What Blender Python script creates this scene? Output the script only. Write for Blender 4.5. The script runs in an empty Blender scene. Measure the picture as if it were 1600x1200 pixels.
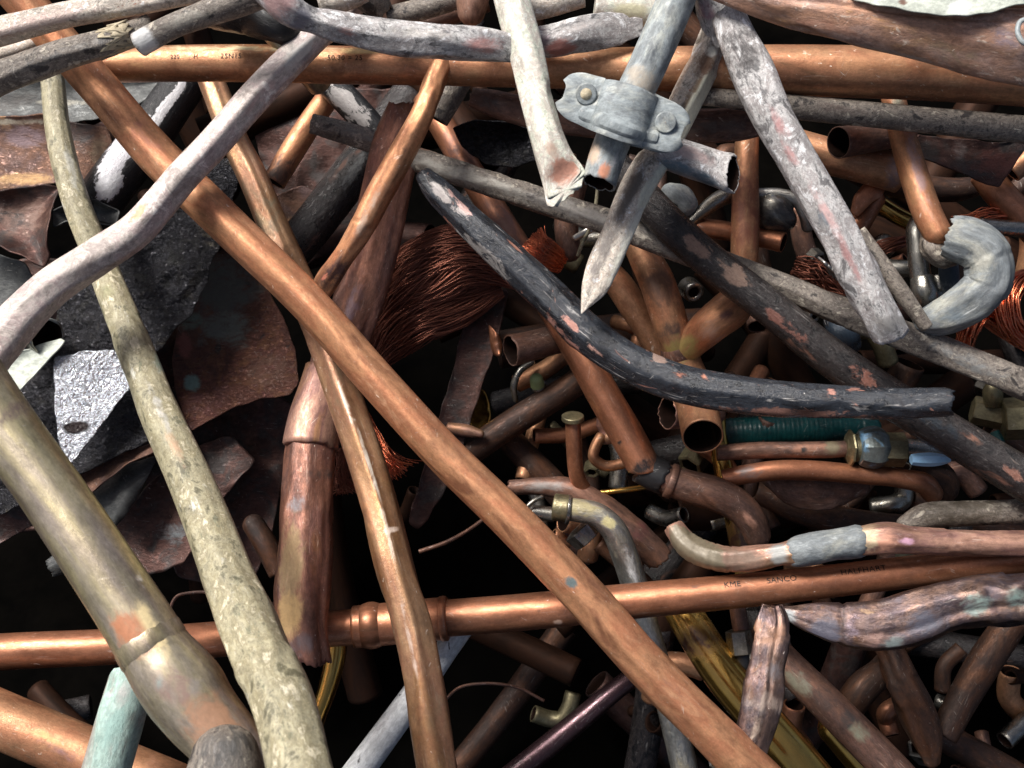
import bpy, math, random
import numpy as np
from mathutils import Vector

C = bpy.context.scene.collection
SC = bpy.context.scene

# ------------------------------------------------------------------ camera
F = 1600.0                       # focal length in photo pixels (photo is 1600 x 1200)
PITCH = math.radians(62)
CAM = np.array([0.0, 0.0, 0.80])
RT = np.array([1.0, 0.0, 0.0])
FW = np.array([0.0, math.cos(PITCH), -math.sin(PITCH)])
UP = np.array([0.0, math.sin(PITCH), math.cos(PITCH)])
cd = bpy.data.cameras.new('camera')
cam = bpy.data.objects.new('camera', cd)
C.objects.link(cam)
cam.location = CAM
cam.rotation_euler = (math.radians(90) - PITCH, 0, 0)
cd.sensor_width = 36.0
cd.lens = 36.0 * F / 1600.0
cd.clip_start = 0.01
cd.clip_end = 500
cd.dof.use_dof = True
cd.dof.focus_distance = 0.545
cd.dof.aperture_fstop = 16.0
SC.camera = cam

# ------------------------------------------------------------------ sky, sun, exposure
LDIR = np.array([-0.45, 0.29, 0.835]); LDIR /= np.linalg.norm(LDIR)
EL = math.asin(LDIR[2]); AZ = math.atan2(LDIR[0], LDIR[1])
w = bpy.data.worlds.new('World'); SC.world = w; w.use_nodes = True
nt = w.node_tree
sky = nt.nodes.new('ShaderNodeTexSky')
sky.sky_type = 'NISHITA'; sky.sun_disc = False
sky.sun_elevation = EL; sky.sun_rotation = AZ
sky.air_density = 0.8; sky.dust_density = 6.0; sky.ozone_density = 0.6
bg = nt.nodes['Background']
bg.inputs['Strength'].default_value = 0.06
nt.links.new(sky.outputs[0], bg.inputs[0])
sl = bpy.data.lights.new('sun', 'SUN')
sun = bpy.data.objects.new('sun', sl); C.objects.link(sun)
sl.energy = 4.0; sl.angle = math.radians(22); sl.color = (1.0, 0.965, 0.93)
sun.rotation_euler = Vector(LDIR).to_track_quat('Z', 'Y').to_euler()
SC.view_settings.view_transform = 'Standard'
SC.view_settings.look = 'None'
SC.view_settings.exposure = 0.55
SC.view_settings.gamma = 1.0
SC.cycles.max_bounces = 6

# ------------------------------------------------------------------ helpers
def P(px, py, d):
    """point of the heap seen at photo pixel px, py and lying d centimetres down the view axis"""
    return CAM + d * 0.01 * (FW + (px - 800) / F * RT - (py - 600) / F * UP)

def project(V):
    q = V - CAM
    z = q @ FW
    return np.stack([800 + F * (q @ RT) / z, 600 - F * (q @ UP) / z], 1), z

def lin(r, g, b):
    def f(x):
        x /= 255.0
        return x / 12.92 if x <= 0.04045 else ((x + 0.055) / 1.055) ** 2.4
    return (f(r), f(g), f(b), 1.0)

def tag(o, label=None, cat=None, group=None, kind=None):
    if label: o['label'] = label
    if cat: o['category'] = cat
    if group: o['group'] = group
    if kind: o['kind'] = kind
    return o

_PR = np.random.RandomState(2024)
_PERM = np.concatenate([_PR.permutation(1024)] * 3)
_GR = _PR.normal(0, 1, (1024, 3)); _GR /= np.linalg.norm(_GR, axis=1)[:, None]
class Fld:
    """smooth gradient noise, about -1..1"""
    def __init__(self, seed, freq, n=7):
        r = np.random.RandomState(seed)
        self.f = freq * 0.42; self.o = r.uniform(0, 900, 3)
    def __call__(self, X):
        q = np.asarray(X, float) * self.f + self.o
        i = np.floor(q).astype(int); f = q - i; i = i % 1024
        u = f * f * f * (f * (f * 6 - 15) + 10)
        def g(dx, dy, dz):
            h = _PERM[_PERM[_PERM[(i[:, 0] + dx)] + (i[:, 1] + dy) % 1024] + (i[:, 2] + dz) % 1024]
            G = _GR[h]
            return G[:, 0] * (f[:, 0] - dx) + G[:, 1] * (f[:, 1] - dy) + G[:, 2] * (f[:, 2] - dz)
        L = lambda a_, b_, t: a_ + (b_ - a_) * t
        z0 = L(L(g(0,0,0), g(1,0,0), u[:, 0]), L(g(0,1,0), g(1,1,0), u[:, 0]), u[:, 1])
        z1 = L(L(g(0,0,1), g(1,0,1), u[:, 0]), L(g(0,1,1), g(1,1,1), u[:, 0]), u[:, 1])
        return L(z0, z1, u[:, 2]) * 1.9

def build(name, V, Fc, mat, parent=None, pc=None, tint=None, smooth=True, bore=None):
    me = bpy.data.meshes.new(name)
    V = np.asarray(V, dtype=np.float32)
    quads = np.asarray(Fc, dtype=np.int32)
    n = len(quads)
    me.vertices.add(len(V)); me.vertices.foreach_set('co', V.ravel())
    tri = quads[:, 3] < 0
    cnt = np.where(tri, 3, 4).astype(np.int32)
    flat = quads.ravel(); flat = flat[flat >= 0]
    me.loops.add(len(flat)); me.loops.foreach_set('vertex_index', flat)
    st = np.zeros(n, dtype=np.int32); st[1:] = np.cumsum(cnt)[:-1]
    me.polygons.add(n); me.polygons.foreach_set('loop_start', st)
    try: me.polygons.foreach_set('loop_total', cnt)
    except Exception: pass
    me.polygons.foreach_set('use_smooth', np.full(n, smooth))
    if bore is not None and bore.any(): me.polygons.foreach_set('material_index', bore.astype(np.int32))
    me.update(calc_edges=True); me.validate()
    if pc is None: pc = V - V.mean(0)
    a = me.attributes.new('pc', 'FLOAT_VECTOR', 'POINT')
    a.data.foreach_set('vector', np.asarray(pc, dtype=np.float32).ravel())
    if tint is None: tint = np.zeros((len(V), 4), dtype=np.float32)
    if True:
        a = me.attributes.new('tint', 'FLOAT_COLOR', 'POINT')
        a.data.foreach_set('color', np.asarray(tint, dtype=np.float32).ravel())
    me.materials.append(mat)
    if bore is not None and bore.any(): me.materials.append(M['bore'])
    o = bpy.data.objects.new(name, me); C.objects.link(o)
    if parent is not None: o.parent = parent
    return o

def join(parts):
    """[(V, F, pc)] -> one set of arrays"""
    Vs, Fs, Ps, off = [], [], [], 0
    for V, Fc, pc in parts:
        Fc = np.array(Fc); Fs.append(np.where(Fc >= 0, Fc + off, -1))
        Vs.append(V); Ps.append(pc); off += len(V)
    return np.concatenate(Vs), np.concatenate(Fs), np.concatenate(Ps)

def spline(pts):
    """pts: n x 5 (x y z radius flat) -> dense curve"""
    p = np.asarray(pts, float)
    if len(p) == 2:
        m = (p[0] + p[1]) / 2
        p = np.array([p[0], m, p[1]])
    seg = np.linalg.norm(np.diff(p[:, :3], axis=0), axis=1)
    t = np.concatenate([[0], np.cumsum(np.maximum(seg, 1e-6))])
    m = np.zeros_like(p)
    h = np.diff(t); d = np.diff(p, axis=0) / h[:, None]
    m[1:-1] = (d[:-1] * h[1:, None] + d[1:] * h[:-1, None]) / (h[:-1] + h[1:])[:, None]
    m[0] = d[0]; m[-1] = d[-1]
    out = []
    for i in range(len(h)):
        u = np.linspace(0, 1, 41)[:-1 if i < len(h) - 1 else None, None]
        out.append((2*u**3 - 3*u**2 + 1) * p[i] + (u**3 - 2*u**2 + u) * h[i] * m[i]
                   + (-2*u**3 + 3*u**2) * p[i+1] + (u**3 - u**2) * h[i] * m[i+1])
    return np.concatenate(out)

class Path:
    def __init__(self, pts, step=None):
        q = []
        for a in pts:
            px, py, d, wpx = a[:4]; fl = a[4] if len(a) > 4 else 1.0
            q.append(list(P(px, py, d)) + [wpx * d * 0.01 / F / 2, fl])
        D = spline(q)
        seg = np.linalg.norm(np.diff(D[:, :3], axis=0), axis=1)
        s = np.concatenate([[0], np.cumsum(seg)])
        self.L = s[-1]
        rm = D[:, 3].max()
        st = step or max(0.0012, rm * 0.16)
        n = max(6, int(self.L / st) + 1)
        self.s = np.linspace(0, self.L, n)
        X = np.stack([np.interp(self.s, s, D[:, k]) for k in range(5)], 1)
        self.c, self.r, self.fl = X[:, :3], np.maximum(X[:, 3], 1e-5), np.maximum(X[:, 4], 0.03)
        T = np.gradient(self.c, axis=0); T /= np.linalg.norm(T, axis=1)[:, None] + 1e-12
        self.t = T
        A = np.zeros_like(T)
        i0 = n // 2
        best = np.argmax(np.linalg.norm(np.cross(T, self.c - CAM), axis=1) / np.linalg.norm(self.c - CAM, axis=1))
        i0 = best
        v = CAM - self.c[i0]; a = np.cross(T[i0], v); A[i0] = a / (np.linalg.norm(a) + 1e-12)
        for rng in (range(i0 + 1, n), range(i0 - 1, -1, -1)):
            prev = A[i0]
            for i in rng:
                a = prev - T[i] * (prev @ T[i]); a /= np.linalg.norm(a) + 1e-12
                A[i] = a; prev = a
        B = np.cross(A, T)
        if (B[i0] @ (CAM - self.c[i0])) < 0: B = -B
        self.a, self.b = A, B

def tube_geo(path, segs=36, dent=0.02, crumple=0.0, seed=1, ends=('open', 'open'), wall=0.0011, jag=0.0,
             cut=(0.0, 0.0), bumps=(), creases=(), roll=0.0, gain=1.0, srange=None, lift=0.0, dfreq=1.0, facet=None):
    s, r = path.s, path.r
    idx = np.arange(len(s))
    if srange is not None:
        idx = np.where((s >= srange[0] * path.L) & (s <= srange[1] * path.L))[0]
        if len(idx) < 3:
            k = np.clip(np.searchsorted(s, np.mean(srange) * path.L), 1, len(s) - 2); idx = np.array([k-1, k, k+1])
    s = s[idx]; r = r[idx] * gain + lift; c = path.c[idx]; T = path.t[idx]; A = path.a[idx]; B = path.b[idx]; fl = path.fl[idx].copy()
    n, m = len(s), segs
    L0, L1 = s[0], s[-1]
    th = np.arange(m) / m * 2 * math.pi
    rx = r.copy(); ry = r * fl
    rx = np.where(fl < 1, np.minimum(rx, rx), rx)
    for e, end in enumerate(ends):
        if end == 'pinch':
            dist = (s - L0) if e == 0 else (L1 - s)
            x = np.clip(dist / (4.5 * r), 0, 1); x = x * x * (3 - 2 * x)
            ry = ry * (0.10 + 0.90 * x); rx = rx * (1.30 - 0.30 * x)
    g = np.ones(n)
    for (sc, hw, k) in bumps:                       # sc 0..1 along, hw in metres, k gain
        x = np.abs(s - L0 - sc * (L1 - L0)) / hw
        g += k * np.clip(1.6 - x * 1.1, 0, 1) ** 1.0 if k > 0 else k * np.exp(-x * x * 2)
    S, TH = np.meshgrid(s, th, indexing='ij')
    R1 = r[:, None]
    pc = np.stack([S, R1 * np.cos(TH), R1 * np.sin(TH)], 2)
    X = pc.reshape(-1, 3)
    rm = r.mean()
    XL = X * np.array([0.55, 1, 1])
    disp = 0.8 * dent * Fld(seed, 0.5 * dfreq / rm)(XL) + dent * 0.35 * Fld(seed + 5, 1.3 * dfreq / rm)(XL) + dent * 0.16 * Fld(seed + 6, 4.0 / rm)(X)
    if crumple:
        X2 = X * np.array([0.42, 1.25, 1.25])
        disp += -0.8 * crumple * np.abs(Fld(seed + 7, 1.0 / rm)(X2)) - 0.7 * crumple * np.abs(Fld(seed + 8, 2.6 / rm)(X2)) + 0.5 * crumple * np.abs(Fld(seed + 9, 1.6 / rm)(X)) + 0.3 * crumple
    disp = disp.reshape(n, m)
    for (t0, dep, wd) in creases:
        dd = np.abs((TH - math.radians(t0) + math.pi) % (2 * math.pi) - math.pi)
        disp = disp - dep * np.exp(-(dd / math.radians(wd)) ** 2)
    if facet:
        ns, am, pitch = facet                       # sides, depth, kink spacing in radii
        fr_ = np.random.RandomState(seed + 21)
        nk = max(3, int((L1 - L0) / (pitch * rm)) + 2)
        ks = np.sort(np.concatenate([[L0, L1], fr_.uniform(L0, L1, nk - 2)]))
        poly = np.full((n, m), 1.04)
        for k_ in range(ns):
            ak = np.interp(s, ks, 1.0 - am * fr_.uniform(0, 1, nk) ** 1.3)
            tk = np.interp(s, ks, 2 * math.pi * k_ / ns + fr_.uniform(-0.45, 0.45, nk) * 6.28 / ns)
            cs = np.cos(TH - tk[:, None])
            poly = np.minimum(poly, ak[:, None] / np.maximum(cs, 0.05))
        disp = disp + poly - 1.0
    mul = (1 + disp) * g[:, None]
    ro = math.radians(roll)
    ca, sa = np.cos(TH), np.sin(TH)
    ex, ey = rx[:, None] * ca * mul, ry[:, None] * sa * mul
    ex, ey = ex * math.cos(ro) - ey * math.sin(ro), ex * math.sin(ro) + ey * math.cos(ro)
    V = c[:, None, :] + A[:, None, :] * ex[..., None] + B[:, None, :] * ey[..., None]
    off = np.zeros((n, m))
    fj = Fld(seed + 11, 2.2, 9)
    ring = np.stack([np.cos(th) * 1.5, np.sin(th) * 1.5, th * 0], 1)
    for e in (0, 1):
        dist = (s - L0) if e == 0 else (L1 - s)
        wgt = np.clip(1 - dist / (2.2 * r), 0, 1)[:, None]
        jj = jag * r[:, None] * (fj(ring + e * 9)[None, :] + 0.35 * np.random.RandomState(seed + e).normal(0, 1, m)[None, :])
        cc = cut[e] * r[:, None] * np.sin(th - 0.6)[None, :]
        off += wgt * (jj + cc) * (1 if e else -1)
    V = V + T[:, None, :] * off[..., None]
    verts = [V.reshape(-1, 3)]; pcs = [pc.reshape(-1, 3)]; faces = []
    i, j = np.meshgrid(np.arange(n - 1), np.arange(m), indexing='ij')
    q = np.stack([i * m + j, i * m + (j + 1) % m, (i + 1) * m + (j + 1) % m, (i + 1) * m + j], 2).reshape(-1, 4)
    neg = np.cross(A[0], B[0]) @ T[0] < 0
    flip4 = lambda f, e: f[:, ::-1] if (neg != (e == 0)) else f
    flip3 = lambda f, e: f[:, [1, 0, 2, 3]] if (neg != (e == 0)) else f
    q = flip4(q, 1)
    faces.append(q); bore = [np.zeros(len(q), bool)]
    base = n * m
    jr = np.arange(m)
    for e, end in enumerate(ends):
        k = 0 if e == 0 else n - 1
        sg = 1 if e == 0 else -1
        rimv = V[k]; cen = rimv.mean(0)
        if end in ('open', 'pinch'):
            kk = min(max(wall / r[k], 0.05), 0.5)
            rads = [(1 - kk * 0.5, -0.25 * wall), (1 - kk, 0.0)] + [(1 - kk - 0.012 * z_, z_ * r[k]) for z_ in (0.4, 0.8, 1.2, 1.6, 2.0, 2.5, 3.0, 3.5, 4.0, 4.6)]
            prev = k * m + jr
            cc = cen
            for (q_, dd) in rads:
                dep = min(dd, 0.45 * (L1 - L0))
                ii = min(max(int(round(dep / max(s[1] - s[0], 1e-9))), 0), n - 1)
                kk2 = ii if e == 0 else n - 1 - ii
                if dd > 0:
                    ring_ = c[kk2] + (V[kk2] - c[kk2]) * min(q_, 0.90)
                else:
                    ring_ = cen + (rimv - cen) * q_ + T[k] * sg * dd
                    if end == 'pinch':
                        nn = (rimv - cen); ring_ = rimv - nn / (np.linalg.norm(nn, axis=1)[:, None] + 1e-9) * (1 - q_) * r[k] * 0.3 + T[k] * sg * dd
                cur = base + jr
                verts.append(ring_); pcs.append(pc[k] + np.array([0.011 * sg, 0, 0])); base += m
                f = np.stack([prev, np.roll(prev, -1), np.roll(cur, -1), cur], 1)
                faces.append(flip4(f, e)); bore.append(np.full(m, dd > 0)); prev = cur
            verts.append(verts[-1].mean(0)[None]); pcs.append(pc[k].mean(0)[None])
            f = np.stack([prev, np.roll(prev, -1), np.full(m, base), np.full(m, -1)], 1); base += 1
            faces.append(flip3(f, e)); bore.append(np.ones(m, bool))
        else:
            prev = k * m + jr
            prof = {'cap': [(0.93, -0.05), (0.86, -0.06)], 'dome': [(0.92, -0.25), (0.75, -0.5), (0.45, -0.72), (0.15, -0.8)],
                    'none': []}[end]
            for (q_, dd) in prof:
                ring_ = cen + (rimv - cen) * q_ + T[k] * sg * dd * r[k]
                cur = base + jr; verts.append(ring_); pcs.append(pc[k] * np.array([1, q_, q_])); base += m
                f = np.stack([prev, np.roll(prev, -1), np.roll(cur, -1), cur], 1)
                faces.append(flip4(f, e)); bore.append(np.zeros(m, bool)); prev = cur
            verts.append(np.mean(verts[-1] if prof else rimv, axis=0)[None]); pcs.append(pc[k].mean(0)[None])
            f = np.stack([prev, np.roll(prev, -1), np.full(m, base), np.full(m, -1)], 1); base += 1
            faces.append(flip3(f, e)); bore.append(np.zeros(m, bool))
    return np.concatenate(verts), np.concatenate(faces), np.concatenate(pcs), (s, th, c, r, n, m, np.concatenate(bore))

def tints_for(V, info, tints):
    s, th, c, r, n, m, _ = info
    out = np.zeros((len(V), 4), dtype=np.float32)
    cp, cz = project(c)
    pv, pz = project(V)
    for (px, py, ln, wd, col, al) in tints:
        k = int(np.argmin((cp[:, 0] - px) ** 2 + (cp[:, 1] - py) ** 2))
        k = min(max(k, 1), len(cp) - 2)
        dirv = cp[min(k + 2, len(cp)-1)] - cp[max(k - 2, 0)]; dirv = dirv / (np.linalg.norm(dirv) + 1e-9)
        q = pv - np.array([px, py])
        u = (q @ dirv) / ln; v = (q @ np.array([-dirv[1], dirv[0]])) / wd
        front = np.ones(len(V))
        mm = np.clip(1.5 - np.sqrt(u * u + v * v), 0, 1) * al
        back = pz > (cz[k] + r[k] * 0.35)
        mm = np.where(back, 0, mm)
        sel = mm > out[:, 3]
        out[sel, :3] = muted(col); out[sel, 3] = mm[sel]
    return out

def muted(c):
    L = 0.3 * c[0] + 0.6 * c[1] + 0.1 * c[2]
    return [0.9 * (L + (x - L) * 0.78) for x in c[:3]]

SEED = [100]
def tube(name, label, cat, pts, mat, parent=None, group=None, tints=(), smooth=True, step=None, path=None, **kw):
    SEED[0] += 17
    kw.setdefault('seed', SEED[0])
    pa = path or Path(pts, step)
    V, Fc, pc, info = tube_geo(pa, **kw)
    ti = tints_for(V, info, tints) if tints else None
    o = build(name, V, Fc, mat, parent, pc, ti, smooth, info[6])
    if parent is None: tag(o, label, cat, group)
    elif label: o['label'] = label
    o_path[o.name] = pa
    return o
o_path = {}

def sleeve(parent, name, mat, s0, s1, gain=1.15, **kw):
    """a collar, ring or socket that sits round a pipe between two fractions of its length"""
    kw.setdefault('ends', ('cap', 'cap')); kw.setdefault('dent', 0.01)
    return tube(name, None, None, None, mat, parent=parent, path=o_path[parent.name], srange=(s0, s1), gain=gain, **kw)

def sheet(name, label, outline, dmid, mat, cat='metal sheet', group=None, parent=None, wr=0.002, wf=60, thick=0.0008, seed=None,
          rings=26, nper=150, tints=(), rough_edge=0.0008, curl=0.0, ridged=0.0, jitter=1.0):
    SEED[0] += 17; sd = seed or SEED[0]
    q = np.array([list(P(*a)) for a in outline])
    n0 = len(q); qq = np.concatenate([q, q[:1]])
    seg = np.linalg.norm(np.diff(qq, axis=0), axis=1); t = np.concatenate([[0], np.cumsum(seg)])
    # dense outline with lightly rounded corners
    tt = np.linspace(0, t[-1], nper, endpoint=False)
    O = np.stack([np.interp(tt, t, qq[:, k]) for k in range(3)], 1)
    for _ in range(2): O = 0.5 * O + 0.25 * (np.roll(O, 1, 0) + np.roll(O, -1, 0))
    jit = np.stack([Fld(sd + k, 260)(O) for k in range(3)], 1) * rough_edge
    cpx = np.mean([a[0] for a in outline]); cpy = np.mean([a[1] for a in outline])
    cen = P(cpx, cpy, dmid)
    # a smooth interior surface; the outline's own ups and downs fade in towards the edge
    q0 = O - cen
    uu = np.stack([q0 @ RT, q0 @ UP], 1); zz = -(q0 @ FW)
    Am = np.stack([uu[:, 0], uu[:, 1], uu[:, 0]**2, uu[:, 0]*uu[:, 1], uu[:, 1]**2], 1)
    co_ = np.linalg.lstsq(Am.T @ Am + np.diag([1e-9, 1e-9, 1e-6, 1e-6, 1e-6]), Am.T @ zz, rcond=None)[0]
    res = zz - Am @ co_
    K = np.linspace(0, 1, rings + 1)[1:]
    V = [cen[None]]
    for k in K:
        u_ = uu * k
        z_ = np.stack([u_[:, 0], u_[:, 1], u_[:, 0]**2, u_[:, 0]*u_[:, 1], u_[:, 1]**2], 1) @ co_ + res * k ** 3
        V.append(cen + u_[:, :1] * RT + u_[:, 1:] * UP - z_[:, None] * FW + jit * k ** 8)
    V = np.concatenate(V)
    nv = -FW
    rad = np.concatenate([[0], np.repeat(K, nper)])
    disp = wr * Fld(sd + 3, wf)(V) + 0.4 * wr * Fld(sd + 4, wf * 2.7)(V)
    if ridged: disp += -ridged * np.abs(Fld(sd + 9, wf * 0.8)(V)) + ridged * 0.5
    disp += curl * np.clip((rad - 0.75) / 0.25, 0, 1) ** 2
    pc = V - cen
    V = V + nv * disp[:, None]
    jr = np.arange(nper)
    faces = [np.stack([np.zeros(nper, int), 1 + jr, 1 + (jr + 1) % nper, np.full(nper, -1)], 1)]
    for i in range(rings - 1):
        a = 1 + i * nper + jr; b = 1 + i * nper + (jr + 1) % nper
        faces.append(np.stack([a, a + nper, b + nper, b], 1))
    Fc = np.concatenate(faces)
    ti = None
    if tints:
        pv, _ = project(V); ti = np.zeros((len(V), 4), dtype=np.float32)
        for (px, py, lx, ly, col, al) in tints:
            mm = np.clip(1.5 - np.sqrt(((pv[:, 0]-px)/lx)**2 + ((pv[:, 1]-py)/ly)**2), 0, 1) * al
            sel = mm > ti[:, 3]; ti[sel, :3] = muted(col); ti[sel, 3] = mm[sel]
    o = build(name, V, Fc, mat, parent, pc, ti)
    md = o.modifiers.new('thickness', 'SOLIDIFY'); md.thickness = thick; md.offset = 0
    if parent is None: tag(o, label, cat, group)
    return o

def hank(name, label, pts, n, spread, mat, sr=0.00022, seed=3, wav=0.15, fray=0.0, cat='wire bundle', parent=None, step=0.004, group=None):
    """many fine wires that run together along a path"""
    rs = np.random.RandomState(seed)
    pa = Path(pts, step)
    parts = []
    n_ = len(pa.s); u = np.linspace(0, 1, n_)
    for k in range(n):
        ang = rs.uniform(0, 6.283); rr = math.sqrt(rs.uniform(0, 1))
        ph = rs.uniform(0, 6.283, 3); fr = rs.uniform(4, 14, 3); tw = rs.uniform(-1.5, 1.5)
        x = rr * np.cos(ang + tw * u) + wav * np.sin(fr[0] * u + ph[0])
        y = rr * np.sin(ang + tw * u) + wav * np.sin(fr[1] * u + ph[1])
        if fray:
            e = np.clip((u - 0.72) / 0.28, 0, 1) ** 1.5 * fray
            x = x + e * rs.normal(0, 1); y = y + e * rs.normal(0, 1)
        c = pa.c + pa.a * (x * pa.r * spread)[:, None] + pa.b * (y * pa.r * pa.fl * spread)[:, None]
        i0 = 0 if rs.rand() < 0.5 else rs.randint(0, max(1, n_ // 4)); i1 = n_ - (0 if rs.rand() < 0.5 else rs.randint(0, max(1, n_ // 5)))
        c = c[i0:i1]
        if len(c) < 3: continue
        T = np.gradient(c, axis=0); T /= np.linalg.norm(T, axis=1)[:, None]
        A = np.cross(T, FW); A /= np.linalg.norm(A, axis=1)[:, None] + 1e-9
        B = np.cross(T, A); m = 5
        th = np.arange(m) / m * 6.2832
        q = sr * rs.uniform(0.7, 1.3)
        V = (c[:, None] + A[:, None] * (q * np.cos(th))[None, :, None] + B[:, None] * (q * np.sin(th))[None, :, None]).reshape(-1, 3)
        i, j = np.meshgrid(np.arange(len(c) - 1), np.arange(m), indexing='ij')
        f = np.stack([i*m + j, i*m + (j+1) % m, (i+1)*m + (j+1) % m, (i+1)*m + j], 2).reshape(-1, 4)
        parts.append((V, f, V - V.mean(0)))
    V, f, pc = join(parts)
    o = build(name, V, f, mat, parent, pc)
    if parent is None: tag(o, label, cat, group)
    return o

def lettering(parent, text, px, py, height_px, ang, mat, squash=1.0, spacing=1.0):
    """printed characters laid on the curved side of a pipe, starting at photo pixel px, py"""
    pa = o_path[parent.name]
    cu = bpy.data.curves.new('lettering', 'FONT'); cu.body = text; cu.size = 1.0; cu.space_character = spacing
    tmp = bpy.data.objects.new('lettering_source', cu); C.objects.link(tmp)
    bpy.context.view_layer.update()
    me = bpy.data.meshes.new_from_object(tmp.evaluated_get(bpy.context.evaluated_depsgraph_get()))
    bpy.data.objects.remove(tmp)
    n = len(me.vertices); co = np.zeros(n * 3); me.vertices.foreach_get('co', co); co = co.reshape(-1, 3)
    cp, cz = project(pa.c)
    k = int(np.argmin((cp[:, 0] - px) ** 2 + (cp[:, 1] - py) ** 2))
    sc = height_px * cz[k] / F
    s0 = pa.s[k]
    sgn = 1.0 if cp[-1, 0] > cp[0, 0] else -1.0
    s = s0 + sgn * co[:, 0] * sc * squash
    r = np.interp(s, pa.s, pa.r) + 0.00022
    # angle 90 faces the camera; larger y goes towards the upper edge
    updir = np.sign((pa.a[k] @ UP)) or 1.0
    th = math.radians(90) - updir * (math.radians(ang) + co[:, 1] * sc / r)
    G = lambda M: np.stack([np.interp(s, pa.s, M[:, j]) for j in range(3)], 1)
    V = G(pa.c) + G(pa.a) * (r * np.cos(th))[:, None] + G(pa.b) * (r * np.sin(th))[:, None]
    me.vertices.foreach_set('co', V.astype(np.float32).ravel())
    me.update(); me.name = 'printed_lettering'
    me.materials.clear(); me.materials.append(mat)
    o = bpy.data.objects.new('printed_lettering', me); C.objects.link(o); o.parent = parent
    return o

def empty(name, label, cat, px, py, d, group=None):
    o = bpy.data.objects.new(name, None); C.objects.link(o)
    o.empty_display_size = 0.01
    return tag(o, label, cat, group)

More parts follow.
